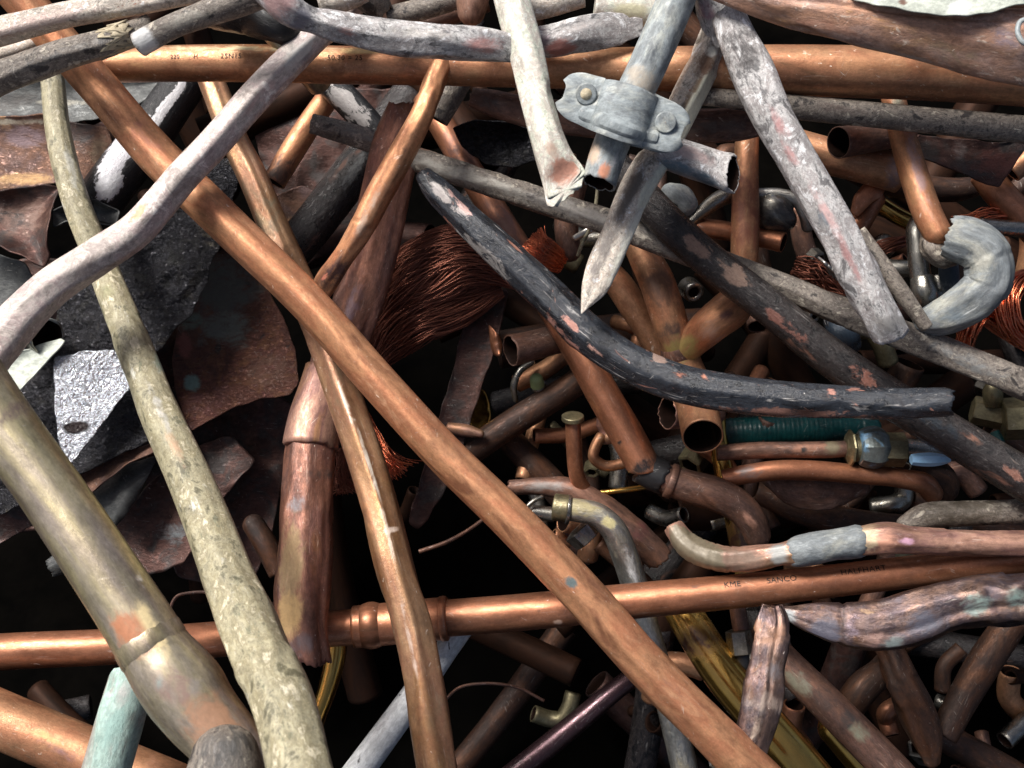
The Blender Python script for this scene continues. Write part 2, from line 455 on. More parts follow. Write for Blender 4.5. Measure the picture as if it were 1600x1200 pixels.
# ------------------------------------------------------------------ materials
def material(name, metals, rough=(0.3, 0.5), metal=1.0, scale=90, stretch=2.5, coats=(), scratch=None, tscratch=None,
             speck=None, bump=0.25, fine=0.25, gst=0.55, tint_metal=0.15, spec=0.5, bd=0.0006, grime=0.55, pebble=None, tedge=(0.22, 0.86)):
    """metals: 2-4 colours that drift over the bare surface; coats: layers of paint, oxide or dirt with ragged edges"""
    m = bpy.data.materials.new(name); m.use_nodes = True
    n = m.node_tree.nodes; l = m.node_tree.links
    bs = n['Principled BSDF']
    def node(t, **k):
        x = n.new(t)
        for a, b in k.items(): setattr(x, a, b)
        return x
    def math_(op, a, b=None, c=None, clamp=False):
        x = node('ShaderNodeMath', operation=op); x.use_clamp = clamp
        for i, v in enumerate((a, b, c)):
            if v is None: continue
            if isinstance(v, (int, float)): x.inputs[i].default_value = v
            else: l.new(v, x.inputs[i])
        return x.outputs[0]
    def vmath(op, a, b):
        x = node('ShaderNodeVectorMath', operation=op)
        for i, v in enumerate((a, b)):
            if isinstance(v, tuple): x.inputs[i].default_value = v
            else: l.new(v, x.inputs[i])
        return x.outputs[0]
    def noise(vec, sc, det=6, ro=0.6, dist=0.0):
        x = node('ShaderNodeTexNoise'); l.new(vec, x.inputs['Vector'])
        x.inputs['Scale'].default_value = sc; x.inputs['Detail'].default_value = det
        x.inputs['Roughness'].default_value = ro; x.inputs['Distortion'].default_value = dist
        return x.outputs['Fac']
    def ramp(fac, cols, lo=0.32, hi=0.68):
        x = node('ShaderNodeValToRGB'); l.new(fac, x.inputs[0]); e = x.color_ramp.elements
        k = len(cols)
        while len(e) < k: e.new(0.5)
        for i, c in enumerate(cols):
            e[i].position = lo + (hi - lo) * (i / max(1, k - 1)); e[i].color = c
        return x.outputs[0]
    def smooth(v, lo, hi):
        x = node('ShaderNodeMapRange', interpolation_type='SMOOTHSTEP'); l.new(v, x.inputs[0])
        x.inputs[1].default_value = lo; x.inputs[2].default_value = hi
        return x.outputs[0]
    def mixc(f, a, b, mode='MIX'):
        x = node('ShaderNodeMix', data_type='RGBA', blend_type=mode)
        if isinstance(f, (int, float)): x.inputs[0].default_value = f
        else: l.new(f, x.inputs[0])
        for i, v in ((6, a), (7, b)):
            if isinstance(v, tuple): x.inputs[i].default_value = v
            else: l.new(v, x.inputs[i])
        return x.outputs[2]
    def mixf(f, a, b):
        x = node('ShaderNodeMix', data_type='FLOAT')
        l.new(f, x.inputs[0])
        for i, v in ((2, a), (3, b)):
            if isinstance(v, (int, float)): x.inputs[i].default_value = v
            else: l.new(v, x.inputs[i])
        return x.outputs[0]
    def cvn(vec, sc, amp):
        x = node('ShaderNodeTexNoise'); l.new(vec, x.inputs['Vector']); x.inputs['Scale'].default_value = sc; x.inputs['Detail'].default_value = 3
        return vmath('MULTIPLY', vmath('SUBTRACT', x.outputs['Color'], (0.5, 0.5, 0.5)), (amp, amp, amp))
    at = node('ShaderNodeAttribute', attribute_name='pc')
    oi = node('ShaderNodeObjectInfo')
    cv = node('ShaderNodeCombineXYZ')
    l.new(math_('MULTIPLY', oi.outputs['Random'], 7.3), cv.inputs[0]); l.new(math_('MULTIPLY', oi.outputs['Random'], 3.1), cv.inputs[1])
    co = vmath('ADD', at.outputs['Vector'], cv.outputs[0])
    sv = vmath('MULTIPLY', co, (1 / stretch, 1, 1))
    n1 = noise(sv, scale, 7, 0.62, 0.4)
    col = ramp(n1, metals)
    nf = noise(sv, scale * 7, 5, 0.7)
    k = math_('MULTIPLY_ADD', nf, 2 * fine, 1 - fine)
    kc = node('ShaderNodeCombineColor')
    for i in range(3): l.new(k, kc.inputs[i])
    col = mixc(1.0, col, kc.outputs[0], 'MULTIPLY')
    ro = math_('MULTIPLY_ADD', noise(sv, scale * 2.2, 6, 0.65), (rough[1] - rough[0]) * 2.2, rough[0] - (rough[1] - rough[0]) * 0.6, clamp=True)
    me = None; mv = metal
    hgt = math_('MULTIPLY', nf, 0.25)
    hgt = math_('ADD', hgt, math_('MULTIPLY', n1, 0.5))
    for q, ct in enumerate(coats):
        st = ct.get('stretch', 2.0)
        vv = vmath('ADD', vmath('MULTIPLY', co, (1 / st, 1, 1)), (q * 1.7 + 0.3, q * 2.9, 0.7))
        nn = noise(vv, ct.get('scale', 120), ct.get('detail', 9), ct.get('dr', 0.62), ct.get('dist', 0.6))
        thr = 0.5 + (0.5 - ct['amt']) * 0.62
        e = ct.get('edge', 0.03)
        mk = smooth(nn, thr - e, thr + e)
        op = ct.get('opacity', 1.0)
        if op < 1: mk = math_('MULTIPLY', mk, op)
        v4 = vmath('ADD', vmath('MULTIPLY', co, (1 / (1 + (st - 1) * 0.4), 1, 1)), (q * 0.7 + 0.9, q * 1.9, 0.4))
        cn = noise(v4, ct.get('cscale', ct.get('scale', 120) * 1.8), 9, 0.74, ct.get('cdist', 1.0))
        cc = ramp(cn, ct['cols'], 0.39, 0.62)
        col = mixc(mk, col, cc)
        ro = mixf(mk, ro, ct.get('rough', 0.6))
        mv = mixf(mk, mv, ct.get('metal', 0.0))
        hgt = math_('ADD', hgt, math_('MULTIPLY', mk, ct.get('h', 0.5)))
        hgt = math_('ADD', hgt, math_('MULTIPLY', cn, ct.get('hn', 0.35)))
    if scratch:
        v3 = vmath('MULTIPLY', co, (0.06, 1, 1))
        mk = math_('MULTIPLY', smooth(noise(v3, scratch.get('scale', 900), 3, 0.6), 0.62, 0.70), smooth(noise(co, 60, 4, 0.6), 0.42, 0.62))
        mk = math_('MULTIPLY', mk, scratch.get('amt', 0.5))
        col = mixc(mk, col, scratch['col']); hgt = math_('SUBTRACT', hgt, math_('MULTIPLY', mk, 0.3))
    if tscratch:
        rot = node('ShaderNodeVectorRotate', rotation_type='Z_AXIS'); l.new(co, rot.inputs['Vector']); rot.inputs['Angle'].default_value = tscratch.get('ang', 0.9)
        v3 = vmath('MULTIPLY', rot.outputs[0], (1.0, 0.09, 1.0))
        mk = math_('MULTIPLY', smooth(noise(v3, tscratch.get('scale', 700), 3, 0.6), 0.64, 0.70), smooth(noise(co, 75, 3, 0.6), 0.5, 0.62))
        mk = math_('MULTIPLY', mk, tscratch.get('amt', 0.6))
        col = mixc(mk, col, tscratch['col']); ro = mixf(mk, ro, 0.5); hgt = math_('SUBTRACT', hgt, math_('MULTIPLY', mk, 0.4))
    if speck:
        sn = noise(vmath('MULTIPLY', co, (0.45, 1, 1)), speck.get('scale', 420) * 1.5, 4, 0.6, 0.6)
        th_ = 0.73 - speck['amt'] * 0.5
        mk = math_('MULTIPLY', smooth(sn, th_, th_ + 0.03), smooth(noise(co, 130, 4, 0.6), 0.46, 0.58))
        col = mixc(mk, col, speck['col']); ro = mixf(mk, ro, speck.get('rough', 0.6)); mv = mixf(mk, mv, 0.0)
        hgt = math_('ADD', hgt, math_('MULTIPLY', mk, 0.8))
    if pebble:
        pv = node('ShaderNodeTexVoronoi', feature='SMOOTH_F1'); pv.inputs['Scale'].default_value = pebble[0]; pv.inputs['Smoothness'].default_value = 0.35
        wv = vmath('ADD', co, vmath('MULTIPLY', cvn(co, 300, 0.002), (1, 1, 1)))
        l.new(wv, pv.inputs['Vector'])
        hgt = math_('ADD', math_('MULTIPLY', hgt, 0.35), math_('MULTIPLY', pv.outputs['Distance'], -pebble[1]))
    if grime:
        gv = vmath('MULTIPLY', co, (gst, 1, 1))
        g1 = smooth(noise(gv, 420, 10, 0.78, 0.2), 0.40, 0.60)
        g2 = smooth(noise(gv, 95, 8, 0.75, 0.3), 0.34, 0.62)
        gm = math_('MULTIPLY_ADD', g1, grime * 0.62, 1 - grime * 0.36)
        gm = math_('MULTIPLY', gm, math_('MULTIPLY_ADD', g2, grime * 0.5, 1 - grime * 0.30))
        gc = node('ShaderNodeCombineColor')
        for i in range(3): l.new(gm, gc.inputs[i])
        col = mixc(1.0, col, gc.outputs[0], 'MULTIPLY')
        ro = math_('ADD', ro, math_('MULTIPLY_ADD', g1, -0.10, 0.06), clamp=True)
        hgt = math_('ADD', hgt, math_('MULTIPLY', g1, 0.30))
        # fine bright hairline scratches along and across
        for (vx, sc_, ang_) in ((0.05, 1500, 0.12), (0.07, 1100, 1.1)):
            rt = node('ShaderNodeVectorRotate', rotation_type='Z_AXIS'); l.new(co, rt.inputs['Vector']); rt.inputs['Angle'].default_value = ang_
            hv = vmath('MULTIPLY', rt.outputs[0], (vx, 1, 1))
            hm = math_('MULTIPLY', smooth(noise(hv, sc_, 2, 0.5), 0.66, 0.70), smooth(noise(co, 110 + sc_ * 0.02, 4, 0.6), 0.50, 0.60))
            hm = math_('MULTIPLY', hm, 0.5 * grime)
            col = mixc(hm, col, mixc(0.6, col, (0.85, 0.80, 0.74, 1.0)))
            hgt = math_('SUBTRACT', hgt, math_('MULTIPLY', hm, 0.5))
    ta = node('ShaderNodeAttribute', attribute_name='tint')
    tn = noise(vmath('MULTIPLY', co, (0.6, 1, 1)), 150, 9, 0.72, 0.5)
    tm = smooth(math_('ADD', ta.outputs['Alpha'], math_('MULTIPLY_ADD', tn, 2.0, -1.05)), tedge[0], tedge[1])
    tm = math_('MULTIPLY', tm, math_('GREATER_THAN', ta.outputs['Alpha'], 0.02))
    tf = math_('MULTIPLY_ADD', noise(co, 500, 5, 0.7), 0.7, 0.65)
    tc = node('ShaderNodeCombineColor')
    for i in range(3): l.new(tf, tc.inputs[i])
    col = mixc(tm, col, mixc(1.0, ta.outputs['Color'], tc.outputs[0], 'MULTIPLY'))
    if tint_metal is not None: mv = mixf(tm, mv, tint_metal)
    l.new(col, bs.inputs['Base Color']); l.new(ro, bs.inputs['Roughness'])
    if isinstance(mv, (int, float)): bs.inputs['Metallic'].default_value = mv
    else: l.new(mv, bs.inputs['Metallic'])
    bs.inputs['Specular IOR Level'].default_value = spec
    bp = node('ShaderNodeBump'); bp.inputs['Strength'].default_value = min(1.0, bump * 1.5); bp.inputs['Distance'].default_value = bd
    l.new(hgt, bp.inputs['Height']); l.new(bp.outputs[0], bs.inputs['Normal'])
    return m

CREAM = lin(214, 200, 180)
M = {}
M['copper'] = material('satin_copper', [lin(156, 106, 78), lin(206, 150, 110), lin(188, 127, 93), lin(218, 166, 126)], (0.42, 0.54), 0.62, 70, 2.6,
    coats=[dict(cols=[lin(88, 63, 51), lin(131, 100, 80)], amt=0.34, scale=110, stretch=2.2, rough=0.5, metal=0.55, edge=0.10, opacity=0.35, h=0.05, hn=0.1)],
    scratch=dict(col=lin(236, 210, 185), amt=0.3), tscratch=dict(col=lin(246, 225, 203), amt=0.6), speck=dict(col=lin(246, 232, 215), amt=0.05, scale=330), bump=0.16, grime=0.34, gst=0.85)
M['orange_copper'] = material('orange_copper', [lin(153, 107, 78), lin(190, 141, 105), lin(178, 124, 92), lin(138, 100, 74)], (0.40, 0.52), 0.62, 60, 2.2,
    coats=[dict(cols=[lin(110, 81, 58), lin(153, 127, 95)], amt=0.36, scale=80, stretch=2.6, rough=0.5, metal=0.6, edge=0.09, opacity=0.45, h=0.05, hn=0.1)],
    scratch=dict(col=lin(239, 210, 179), amt=0.3), tscratch=dict(col=lin(246, 226, 203), amt=0.9, scale=420), speck=dict(col=lin(246, 236, 219), amt=0.10, scale=420), bump=0.18, grime=0.42, gst=0.85)
M['red_copper'] = material('reddish_copper', [lin(144, 95, 70), lin(188, 128, 96), lin(164, 108, 82)], (0.32, 0.46), 0.75, 60, 2.6,
    coats=[dict(cols=[lin(95, 67, 57), lin(130, 98, 78)], amt=0.34, scale=70, stretch=2.6, rough=0.45, metal=0.7, edge=0.12, opacity=0.55, h=0.03, hn=0.05)],
    scratch=dict(col=lin(236, 208, 190), amt=0.3), tscratch=dict(col=lin(246, 225, 210), amt=0.4), speck=dict(col=lin(241, 224, 213), amt=0.04, scale=300), bump=0.10, grime=0.34, gst=0.85)
M['dull_copper'] = material('dull_brown_copper', [lin(87, 62, 51), lin(138, 101, 83), lin(113, 85, 74), lin(100, 71, 55)], (0.42, 0.56), 0.55, 80, 3,
    coats=[dict(cols=[lin(66, 50, 45), lin(106, 84, 77)], amt=0.45, scale=90, stretch=2, rough=0.55, metal=0.4, edge=0.10, opacity=0.7, h=0.08, hn=0.2),
           dict(cols=[lin(174, 158, 145), lin(208, 195, 183)], amt=0.16, scale=240, stretch=3, rough=0.6, edge=0.04, opacity=0.8, h=0.2)],
    scratch=dict(col=lin(209, 181, 161), amt=0.5), tscratch=dict(col=lin(226, 200, 182), amt=0.5), speck=dict(col=lin(219, 199, 184), amt=0.05, scale=380), bump=0.25)
M['purple_copper'] = material('purple_tarnished_copper', [lin(118, 84, 72), lin(176, 136, 116), lin(140, 104, 96), lin(168, 124, 92)], (0.38, 0.54), 0.5, 70, 3.5,
    coats=[dict(cols=[lin(136, 106, 76), lin(166, 135, 93)], amt=0.30, scale=45, stretch=3, rough=0.4, metal=0.8, edge=0.12, opacity=0.7, h=0.02, hn=0.05)],
    scratch=dict(col=lin(222, 200, 185), amt=0.4), tscratch=dict(col=lin(232, 210, 195), amt=0.5), speck=dict(col=lin(235, 220, 209), amt=0.06, scale=300), bump=0.16)
M['bronze'] = material('bronze_brown', [lin(125, 98, 75), lin(166, 130, 98), lin(144, 104, 81), lin(133, 114, 90)], (0.38, 0.52), 0.6, 55, 3.0,
    coats=[dict(cols=[lin(175, 132, 86), lin(152, 104, 73)], amt=0.38, scale=50, stretch=3.0, rough=0.36, metal=0.9, edge=0.12, opacity=0.7, h=0.02, hn=0.05),
           dict(cols=[lin(194, 184, 170), lin(219, 209, 198)], amt=0.14, scale=190, stretch=2.6, rough=0.6, edge=0.03, opacity=0.8, h=0.2)],
    scratch=dict(col=lin(227, 209, 187), amt=0.3), tscratch=dict(col=lin(233, 215, 196), amt=0.5), speck=dict(col=lin(242, 230, 215), amt=0.06, scale=300), bump=0.16, grime=0.4, gst=0.85)
M['brass'] = material('golden_brass', [lin(176, 134, 66), lin(212, 170, 92), lin(190, 140, 72)], (0.12, 0.19), 0.97, 50, 5,
    coats=[dict(cols=[lin(106, 81, 54), lin(125, 90, 69)], amt=0.26, scale=45, stretch=1.4, rough=0.4, metal=0.7, edge=0.12, opacity=0.45, h=0.02, hn=0.05)],
    scratch=dict(col=lin(242, 223, 175), amt=0.3), bump=0.05, grime=0.12)
M['old_brass'] = material('greyed_brass', [lin(146, 136, 112), lin(196, 184, 144), lin(156, 142, 126), lin(180, 166, 122)], (0.32, 0.42), 0.78, 40, 6,
    coats=[dict(cols=[lin(132, 123, 118), lin(171, 159, 153)], amt=0.48, scale=55, stretch=5, rough=0.42, metal=0.6, edge=0.12, opacity=0.75, h=0.03, hn=0.1),
           dict(cols=[lin(213, 208, 201), lin(193, 186, 180)], amt=0.15, scale=120, stretch=5, rough=0.55, edge=0.04, opacity=0.7, h=0.1)],
    scratch=dict(col=lin(232, 225, 205), amt=0.4), bump=0.14)
M['lilac_paint'] = material('lilac_grey_paint', [lin(184, 130, 90), lin(206, 150, 104)], (0.4, 0.5), 0.4, 70, 3,
    coats=[dict(cols=[lin(165, 152, 145), lin(208, 197, 188), lin(183, 163, 159), lin(237, 228, 219)], amt=0.86, scale=55, stretch=1.77, rough=0.42, edge=0.018, dr=0.72, dist=0.2, hn=0.3, h=0.9, cscale=70),
           dict(cols=[lin(120, 108, 102), lin(146, 130, 120)], amt=0.20, scale=190, stretch=1.77, rough=0.42, edge=0.035, dr=0.74, dist=0.2, opacity=0.7, h=-0.2)],
    scratch=dict(col=lin(226, 220, 214), amt=0.3), speck=dict(col=lin(70, 60, 56), amt=0.03, scale=330), bump=0.25, gst=0.9)
M['white_paint'] = material('flaking_white_paint', [lin(170, 112, 96), lin(196, 140, 122), lin(150, 120, 110)], (0.4, 0.55), 0.4, 80, 2.5,
    coats=[dict(cols=[lin(134, 125, 114), lin(219, 210, 197), lin(179, 163, 147), lin(238, 238, 237)], amt=0.74, scale=70, stretch=1.50, rough=0.42, edge=0.018, dr=0.72, dist=0.2, hn=0.5, h=0.9, cscale=140, cdist=0.5),
           dict(cols=[lin(110, 100, 92), lin(150, 130, 120), lin(120, 112, 108)], amt=0.30, scale=260, stretch=1.50, rough=0.65, edge=0.035, dr=0.74, dist=0.2, opacity=0.75, h=-0.3)],
    scratch=dict(col=lin(238, 234, 226), amt=0.3, scale=700), speck=dict(col=lin(240, 236, 228), amt=0.10, scale=500), bump=0.45, gst=0.9)
M['pale_green'] = material('pale_green_white_paint', [lin(176, 128, 104), lin(160, 140, 126)], (0.4, 0.55), 0.3, 80, 2.5,
    coats=[dict(cols=[lin(180, 184, 168), lin(216, 218, 203), lin(195, 184, 172), lin(224, 226, 216)], amt=0.88, scale=70, stretch=1.50, rough=0.42, edge=0.018, dr=0.72, dist=0.2, hn=0.4, h=0.9, cscale=120),
           dict(cols=[lin(140, 124, 116), lin(160, 148, 140)], amt=0.24, scale=170, stretch=1.50, rough=0.42, edge=0.035, dr=0.74, dist=0.2, opacity=0.65, h=-0.2)],
    scratch=dict(col=lin(230, 232, 222), amt=0.3), bump=0.3, gst=0.9)
M['olive_paint'] = material('olive_beige_crust', [lin(150, 130, 100), lin(170, 150, 118)], (0.45, 0.6), 0.2, 80, 2,
    coats=[dict(cols=[lin(102, 98, 77), lin(168, 161, 134), lin(134, 126, 98), lin(210, 201, 174)], amt=0.90, scale=80, stretch=2, rough=0.46, edge=0.018, dr=0.72, dist=0.2, hn=0.7, h=0.9, cscale=120, cdist=0.4),
           dict(cols=[lin(206, 202, 186), lin(220, 218, 206)], amt=0.30, scale=120, stretch=2, rough=0.42, edge=0.035, dr=0.74, dist=0.2, opacity=0.75, h=0.35),
           dict(cols=[lin(92, 90, 70), lin(112, 118, 96)], amt=0.32, scale=110, stretch=2, rough=0.65, edge=0.035, dr=0.74, dist=0.2, opacity=0.7, h=-0.2)],
    speck=dict(col=lin(90, 82, 66), amt=0.05, scale=380), bump=0.35)
M['streaky_grey'] = material('streaky_grey_paint', [lin(196, 140, 130), lin(214, 166, 156)], (0.4, 0.5), 0.2, 80, 3,
    coats=[dict(cols=[lin(109, 107, 107), lin(202, 200, 198), lin(152, 145, 143), lin(238, 238, 238)], amt=0.84, scale=60, stretch=1.77, rough=0.42, edge=0.018, dr=0.72, dist=0.2, hn=0.5, h=0.9, cscale=110, cdist=0.5),
           dict(cols=[lin(70, 72, 76), lin(108, 106, 104)], amt=0.36, scale=150, stretch=1.99, rough=0.42, edge=0.035, dr=0.74, dist=0.2, opacity=0.75, h=-0.3)],
    scratch=dict(col=lin(232, 232, 228), amt=0.3, scale=600), speck=dict(col=lin(236, 236, 232), amt=0.09, scale=480), bump=0.4, gst=0.9)
M['dirty_grey'] = material('dirty_grey_brown', [lin(96, 84, 72), lin(130, 116, 100)], (0.45, 0.6), 0.3, 90, 2,
    coats=[dict(cols=[lin(58, 53, 51), lin(143, 134, 123), lin(91, 82, 76), lin(190, 181, 165)], amt=0.80, scale=80, stretch=1.50, rough=0.42, edge=0.018, dr=0.72, dist=0.2, hn=0.6, h=0.9, cscale=130, cdist=0.5),
           dict(cols=[lin(180, 172, 156), lin(204, 198, 184)], amt=0.22, scale=240, stretch=1.50, rough=0.42, edge=0.035, dr=0.74, dist=0.2, opacity=0.8, h=0.3),
           dict(cols=[lin(36, 34, 34), lin(60, 54, 50)], amt=0.28, scale=140, stretch=1.50, rough=0.42, edge=0.035, dr=0.74, dist=0.2, opacity=0.8, h=-0.2)],
    scratch=dict(col=lin(200, 190, 170), amt=0.3), bump=0.5, gst=0.9)
M['tar'] = material('black_tar_coat', [lin(166, 104, 84), lin(196, 136, 114), lin(150, 110, 100)], (0.35, 0.5), 0.5, 110, 2,
    coats=[dict(cols=[lin(28, 30, 34), lin(52, 56, 62), lin(38, 38, 42)], amt=0.74, scale=60, stretch=3.5, rough=0.22, edge=0.02, hn=0.5, h=0.7, dist=0.9),
           dict(cols=[lin(150, 148, 146), lin(196, 192, 188)], amt=0.24, scale=210, stretch=4, rough=0.6, edge=0.05, opacity=0.8, h=0.3)],
    tscratch=dict(col=lin(206, 150, 128), amt=0.6, scale=330), scratch=dict(col=lin(200, 196, 192), amt=0.7, scale=600), speck=dict(col=lin(226, 222, 216), amt=0.06, scale=360), bump=0.4, tedge=(0.38, 0.58))
M['black_rough'] = material('scorched_black', [lin(120, 84, 70), lin(150, 110, 92)], (0.4, 0.55), 0.4, 110, 2,
    coats=[dict(cols=[lin(22, 21, 22), lin(52, 47, 46), lin(34, 31, 31)], amt=0.74, scale=70, stretch=3, rough=0.28, edge=0.05, hn=0.8, h=0.5),
           dict(cols=[lin(132, 116, 106), lin(160, 144, 134)], amt=0.16, scale=210, stretch=2.5, rough=0.6, edge=0.05, opacity=0.7, h=0.3)],
    scratch=dict(col=lin(150, 146, 142), amt=0.5), speck=dict(col=lin(200, 190, 180), amt=0.04, scale=420), bump=0.6, tedge=(0.40, 0.60))
M['white_flaked_black'] = material('black_with_white_flakes', [lin(22, 22, 24), lin(36, 36, 38)], (0.3, 0.42), 0.1, 90, 2,
    coats=[dict(cols=[lin(164, 160, 166), lin(206, 204, 208)], amt=0.20, scale=110, stretch=0.6, rough=0.55, edge=0.02, h=0.6, dr=0.75)], bump=0.5, tedge=(0.47, 0.55))
M['verdigris'] = material('verdigris_on_grey', [lin(150, 146, 138), lin(182, 176, 168)], (0.45, 0.6), 0.2, 80, 3,
    coats=[dict(cols=[lin(134, 160, 152), lin(166, 190, 180), lin(150, 176, 170)], amt=0.55, scale=60, stretch=2.5, rough=0.7, edge=0.08, hn=0.4),
           dict(cols=[lin(120, 100, 92), lin(96, 92, 88)], amt=0.22, scale=200, stretch=4, rough=0.6, edge=0.05, h=-0.3)],
    scratch=dict(col=lin(214, 214, 206), amt=0.5), bump=0.45)
M['lead'] = material('grey_lead', [lin(104, 112, 114), lin(150, 158, 160), lin(126, 130, 130)], (0.58, 0.72), 0.12, 60, 2,
    coats=[dict(cols=[lin(176, 180, 172), lin(196, 196, 184)], amt=0.42, scale=110, stretch=2, rough=0.6, edge=0.10, opacity=0.7, h=0.05, hn=0.15),
           dict(cols=[lin(92, 100, 106), lin(112, 116, 118)], amt=0.40, scale=170, stretch=2, rough=0.55, edge=0.09, opacity=0.7, h=-0.1)],
    scratch=dict(col=lin(206, 210, 210), amt=0.4), bump=0.25)
M['steel'] = material('dull_steel', [lin(120, 118, 114), lin(160, 158, 150), lin(140, 132, 118)], (0.20, 0.34), 0.95, 60, 2,
    coats=[dict(cols=[lin(74, 70, 66), lin(104, 98, 90)], amt=0.36, scale=80, stretch=2, rough=0.5, metal=0.5, edge=0.10, opacity=0.7, h=0.05, hn=0.2)], bump=0.15)
M['chrome_brass'] = material('worn_plating', [lin(150, 148, 140), lin(186, 184, 178), lin(140, 136, 130)], (0.26, 0.42), 0.9, 80, 4,
    coats=[dict(cols=[lin(120, 110, 90), lin(150, 140, 112)], amt=0.42, scale=110, stretch=3, rough=0.5, metal=0.5, edge=0.08, opacity=0.7, h=0.1, hn=0.3),
           dict(cols=[lin(70, 64, 54), lin(96, 86, 70)], amt=0.26, scale=240, stretch=2, rough=0.6, metal=0.2, edge=0.05, h=0.2)],
    scratch=dict(col=lin(230, 228, 220), amt=0.6), bump=0.4)
M['white_gloss'] = material('chipped_white_gloss', [lin(24, 22, 22), lin(40, 36, 34)], (0.4, 0.5), 0.0, 90, 2,
    coats=[dict(cols=[lin(186, 188, 190), lin(206, 208, 208)], amt=0.80, scale=150, stretch=2.2, rough=0.4, edge=0.02, hn=0.1, h=0.5, dr=0.5)], bump=0.3)
M['black_sheet'] = material('black_pebbled_sheet', [lin(24, 24, 26), lin(56, 56, 60), lin(34, 33, 33)], (0.20, 0.30), 0.85, 170, 1,
    coats=[dict(cols=[lin(70, 64, 50), lin(104, 94, 70)], amt=0.22, scale=60, stretch=1, rough=0.34, metal=0.6, edge=0.10, opacity=0.7, h=0.2, hn=0.4),
           dict(cols=[lin(12, 12, 12), lin(24, 23, 23)], amt=0.34, scale=110, stretch=1, rough=0.4, metal=0.2, edge=0.05, h=-0.4)], bump=1.0, bd=0.0009, grime=0.2, pebble=(380, 1.1))
M['silver_sheet'] = material('silver_pebbled_sheet', [lin(176, 182, 192), lin(222, 226, 232), lin(150, 156, 164)], (0.16, 0.26), 0.95, 300, 1, bump=1.0, fine=0.1, bd=0.0008, grime=0.1, pebble=(460, 1.4),
    coats=[dict(cols=[lin(60, 64, 74), lin(100, 106, 116)], amt=0.18, scale=420, stretch=1, rough=0.4, metal=0.7, edge=0.06, opacity=0.8, h=-0.8, detail=2)])
M['patina'] = material('patinated_copper_sheet', [lin(76, 48, 41), lin(101, 65, 54), lin(67, 42, 40)], (0.36, 0.5), 0.45, 40, 1,
    coats=[dict(cols=[lin(109, 73, 51), lin(85, 48, 48)], amt=0.5, scale=90, stretch=1, rough=0.45, metal=0.4, edge=0.06, h=0.3, hn=0.6),
           dict(cols=[lin(46, 35, 33), lin(61, 45, 41)], amt=0.26, scale=150, stretch=1, rough=0.5, metal=0.2, edge=0.05, h=-0.2)],
    speck=dict(col=lin(195, 181, 166), amt=0.05, scale=420), bump=0.9, bd=0.001, tint_metal=0.05)
M['brown_sheet'] = material('brown_copper_sheet', [lin(75, 51, 41), lin(113, 82, 65), lin(86, 66, 62), lin(134, 102, 74)], (0.40, 0.52), 0.5, 38, 1,
    coats=[dict(cols=[lin(101, 81, 81), lin(127, 106, 102)], amt=0.34, scale=45, stretch=1, rough=0.4, metal=0.6, edge=0.10, opacity=0.8, h=0.02, hn=0.2),
           dict(cols=[lin(177, 167, 156), lin(199, 190, 180)], amt=0.12, scale=120, stretch=1, rough=0.6, edge=0.04, opacity=0.7, h=0.2)],
    speck=dict(col=lin(205, 190, 176), amt=0.06, scale=420), bump=0.6)
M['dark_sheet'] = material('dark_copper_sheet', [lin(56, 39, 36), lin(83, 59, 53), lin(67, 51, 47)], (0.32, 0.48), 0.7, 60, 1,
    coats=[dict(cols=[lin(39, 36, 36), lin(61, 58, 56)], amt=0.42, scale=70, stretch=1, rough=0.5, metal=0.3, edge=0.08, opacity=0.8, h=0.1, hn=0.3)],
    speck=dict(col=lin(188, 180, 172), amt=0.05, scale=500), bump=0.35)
M['grey_sheet'] = material('grey_zinc_sheet', [lin(44, 46, 47), lin(76, 78, 77), lin(58, 58, 57)], (0.42, 0.56), 0.4, 60, 1,
    coats=[dict(cols=[lin(52, 54, 56), lin(70, 70, 70)], amt=0.36, scale=70, stretch=1, rough=0.5, metal=0.3, edge=0.09, opacity=0.7, h=0.1, hn=0.2)], bump=0.25)
M['white_sheet'] = material('white_sheet_metal', [lin(166, 172, 162), lin(190, 196, 184)], (0.45, 0.6), 0.1, 60, 1,
    coats=[dict(cols=[lin(150, 150, 140), lin(176, 172, 160)], amt=0.24, scale=140, stretch=1, rough=0.6, edge=0.05, opacity=0.7, h=0.1)], bump=0.25)
M['bright_wire'] = material('bright_copper_wire', [lin(190, 96, 66), lin(226, 136, 100), lin(160, 74, 52)], (0.22, 0.34), 1.0, 60, 2, bump=0.0, grime=0.0)
M['dark_wire'] = material('dark_copper_wire', [lin(104, 60, 48), lin(150, 96, 78), lin(84, 48, 40)], (0.26, 0.4), 0.85, 40, 2, bump=0.0, grime=0.0)
M['tin_wire'] = material('tinned_wire', [lin(160, 158, 152), lin(200, 198, 190)], (0.25, 0.4), 0.95, 60, 2, bump=0.0, grime=0.0)
M['rubber'] = material('black_rubber', [lin(24, 24, 26), lin(38, 38, 40)], (0.4, 0.55), 0.0, 80, 1, bump=0.2)
M['blue_paint'] = material('pale_blue_paint', [lin(96, 108, 112), lin(120, 126, 122)], (0.3, 0.4), 0.5, 80, 1,
    coats=[dict(cols=[lin(112, 164, 204), lin(140, 186, 220)], amt=0.42, scale=60, stretch=1, rough=0.45, edge=0.05, h=0.4)], bump=0.12)
M['blue_plastic'] = material('blue_plastic', [lin(150, 200, 240), lin(168, 212, 246)], (0.3, 0.4), 0.0, 60, 1, bump=0.1, grime=0.0)
M['teal'] = material('teal_plastic', [lin(6, 52, 54), lin(16, 74, 74)], (0.28, 0.4), 0.0, 60, 1, bump=0.1)
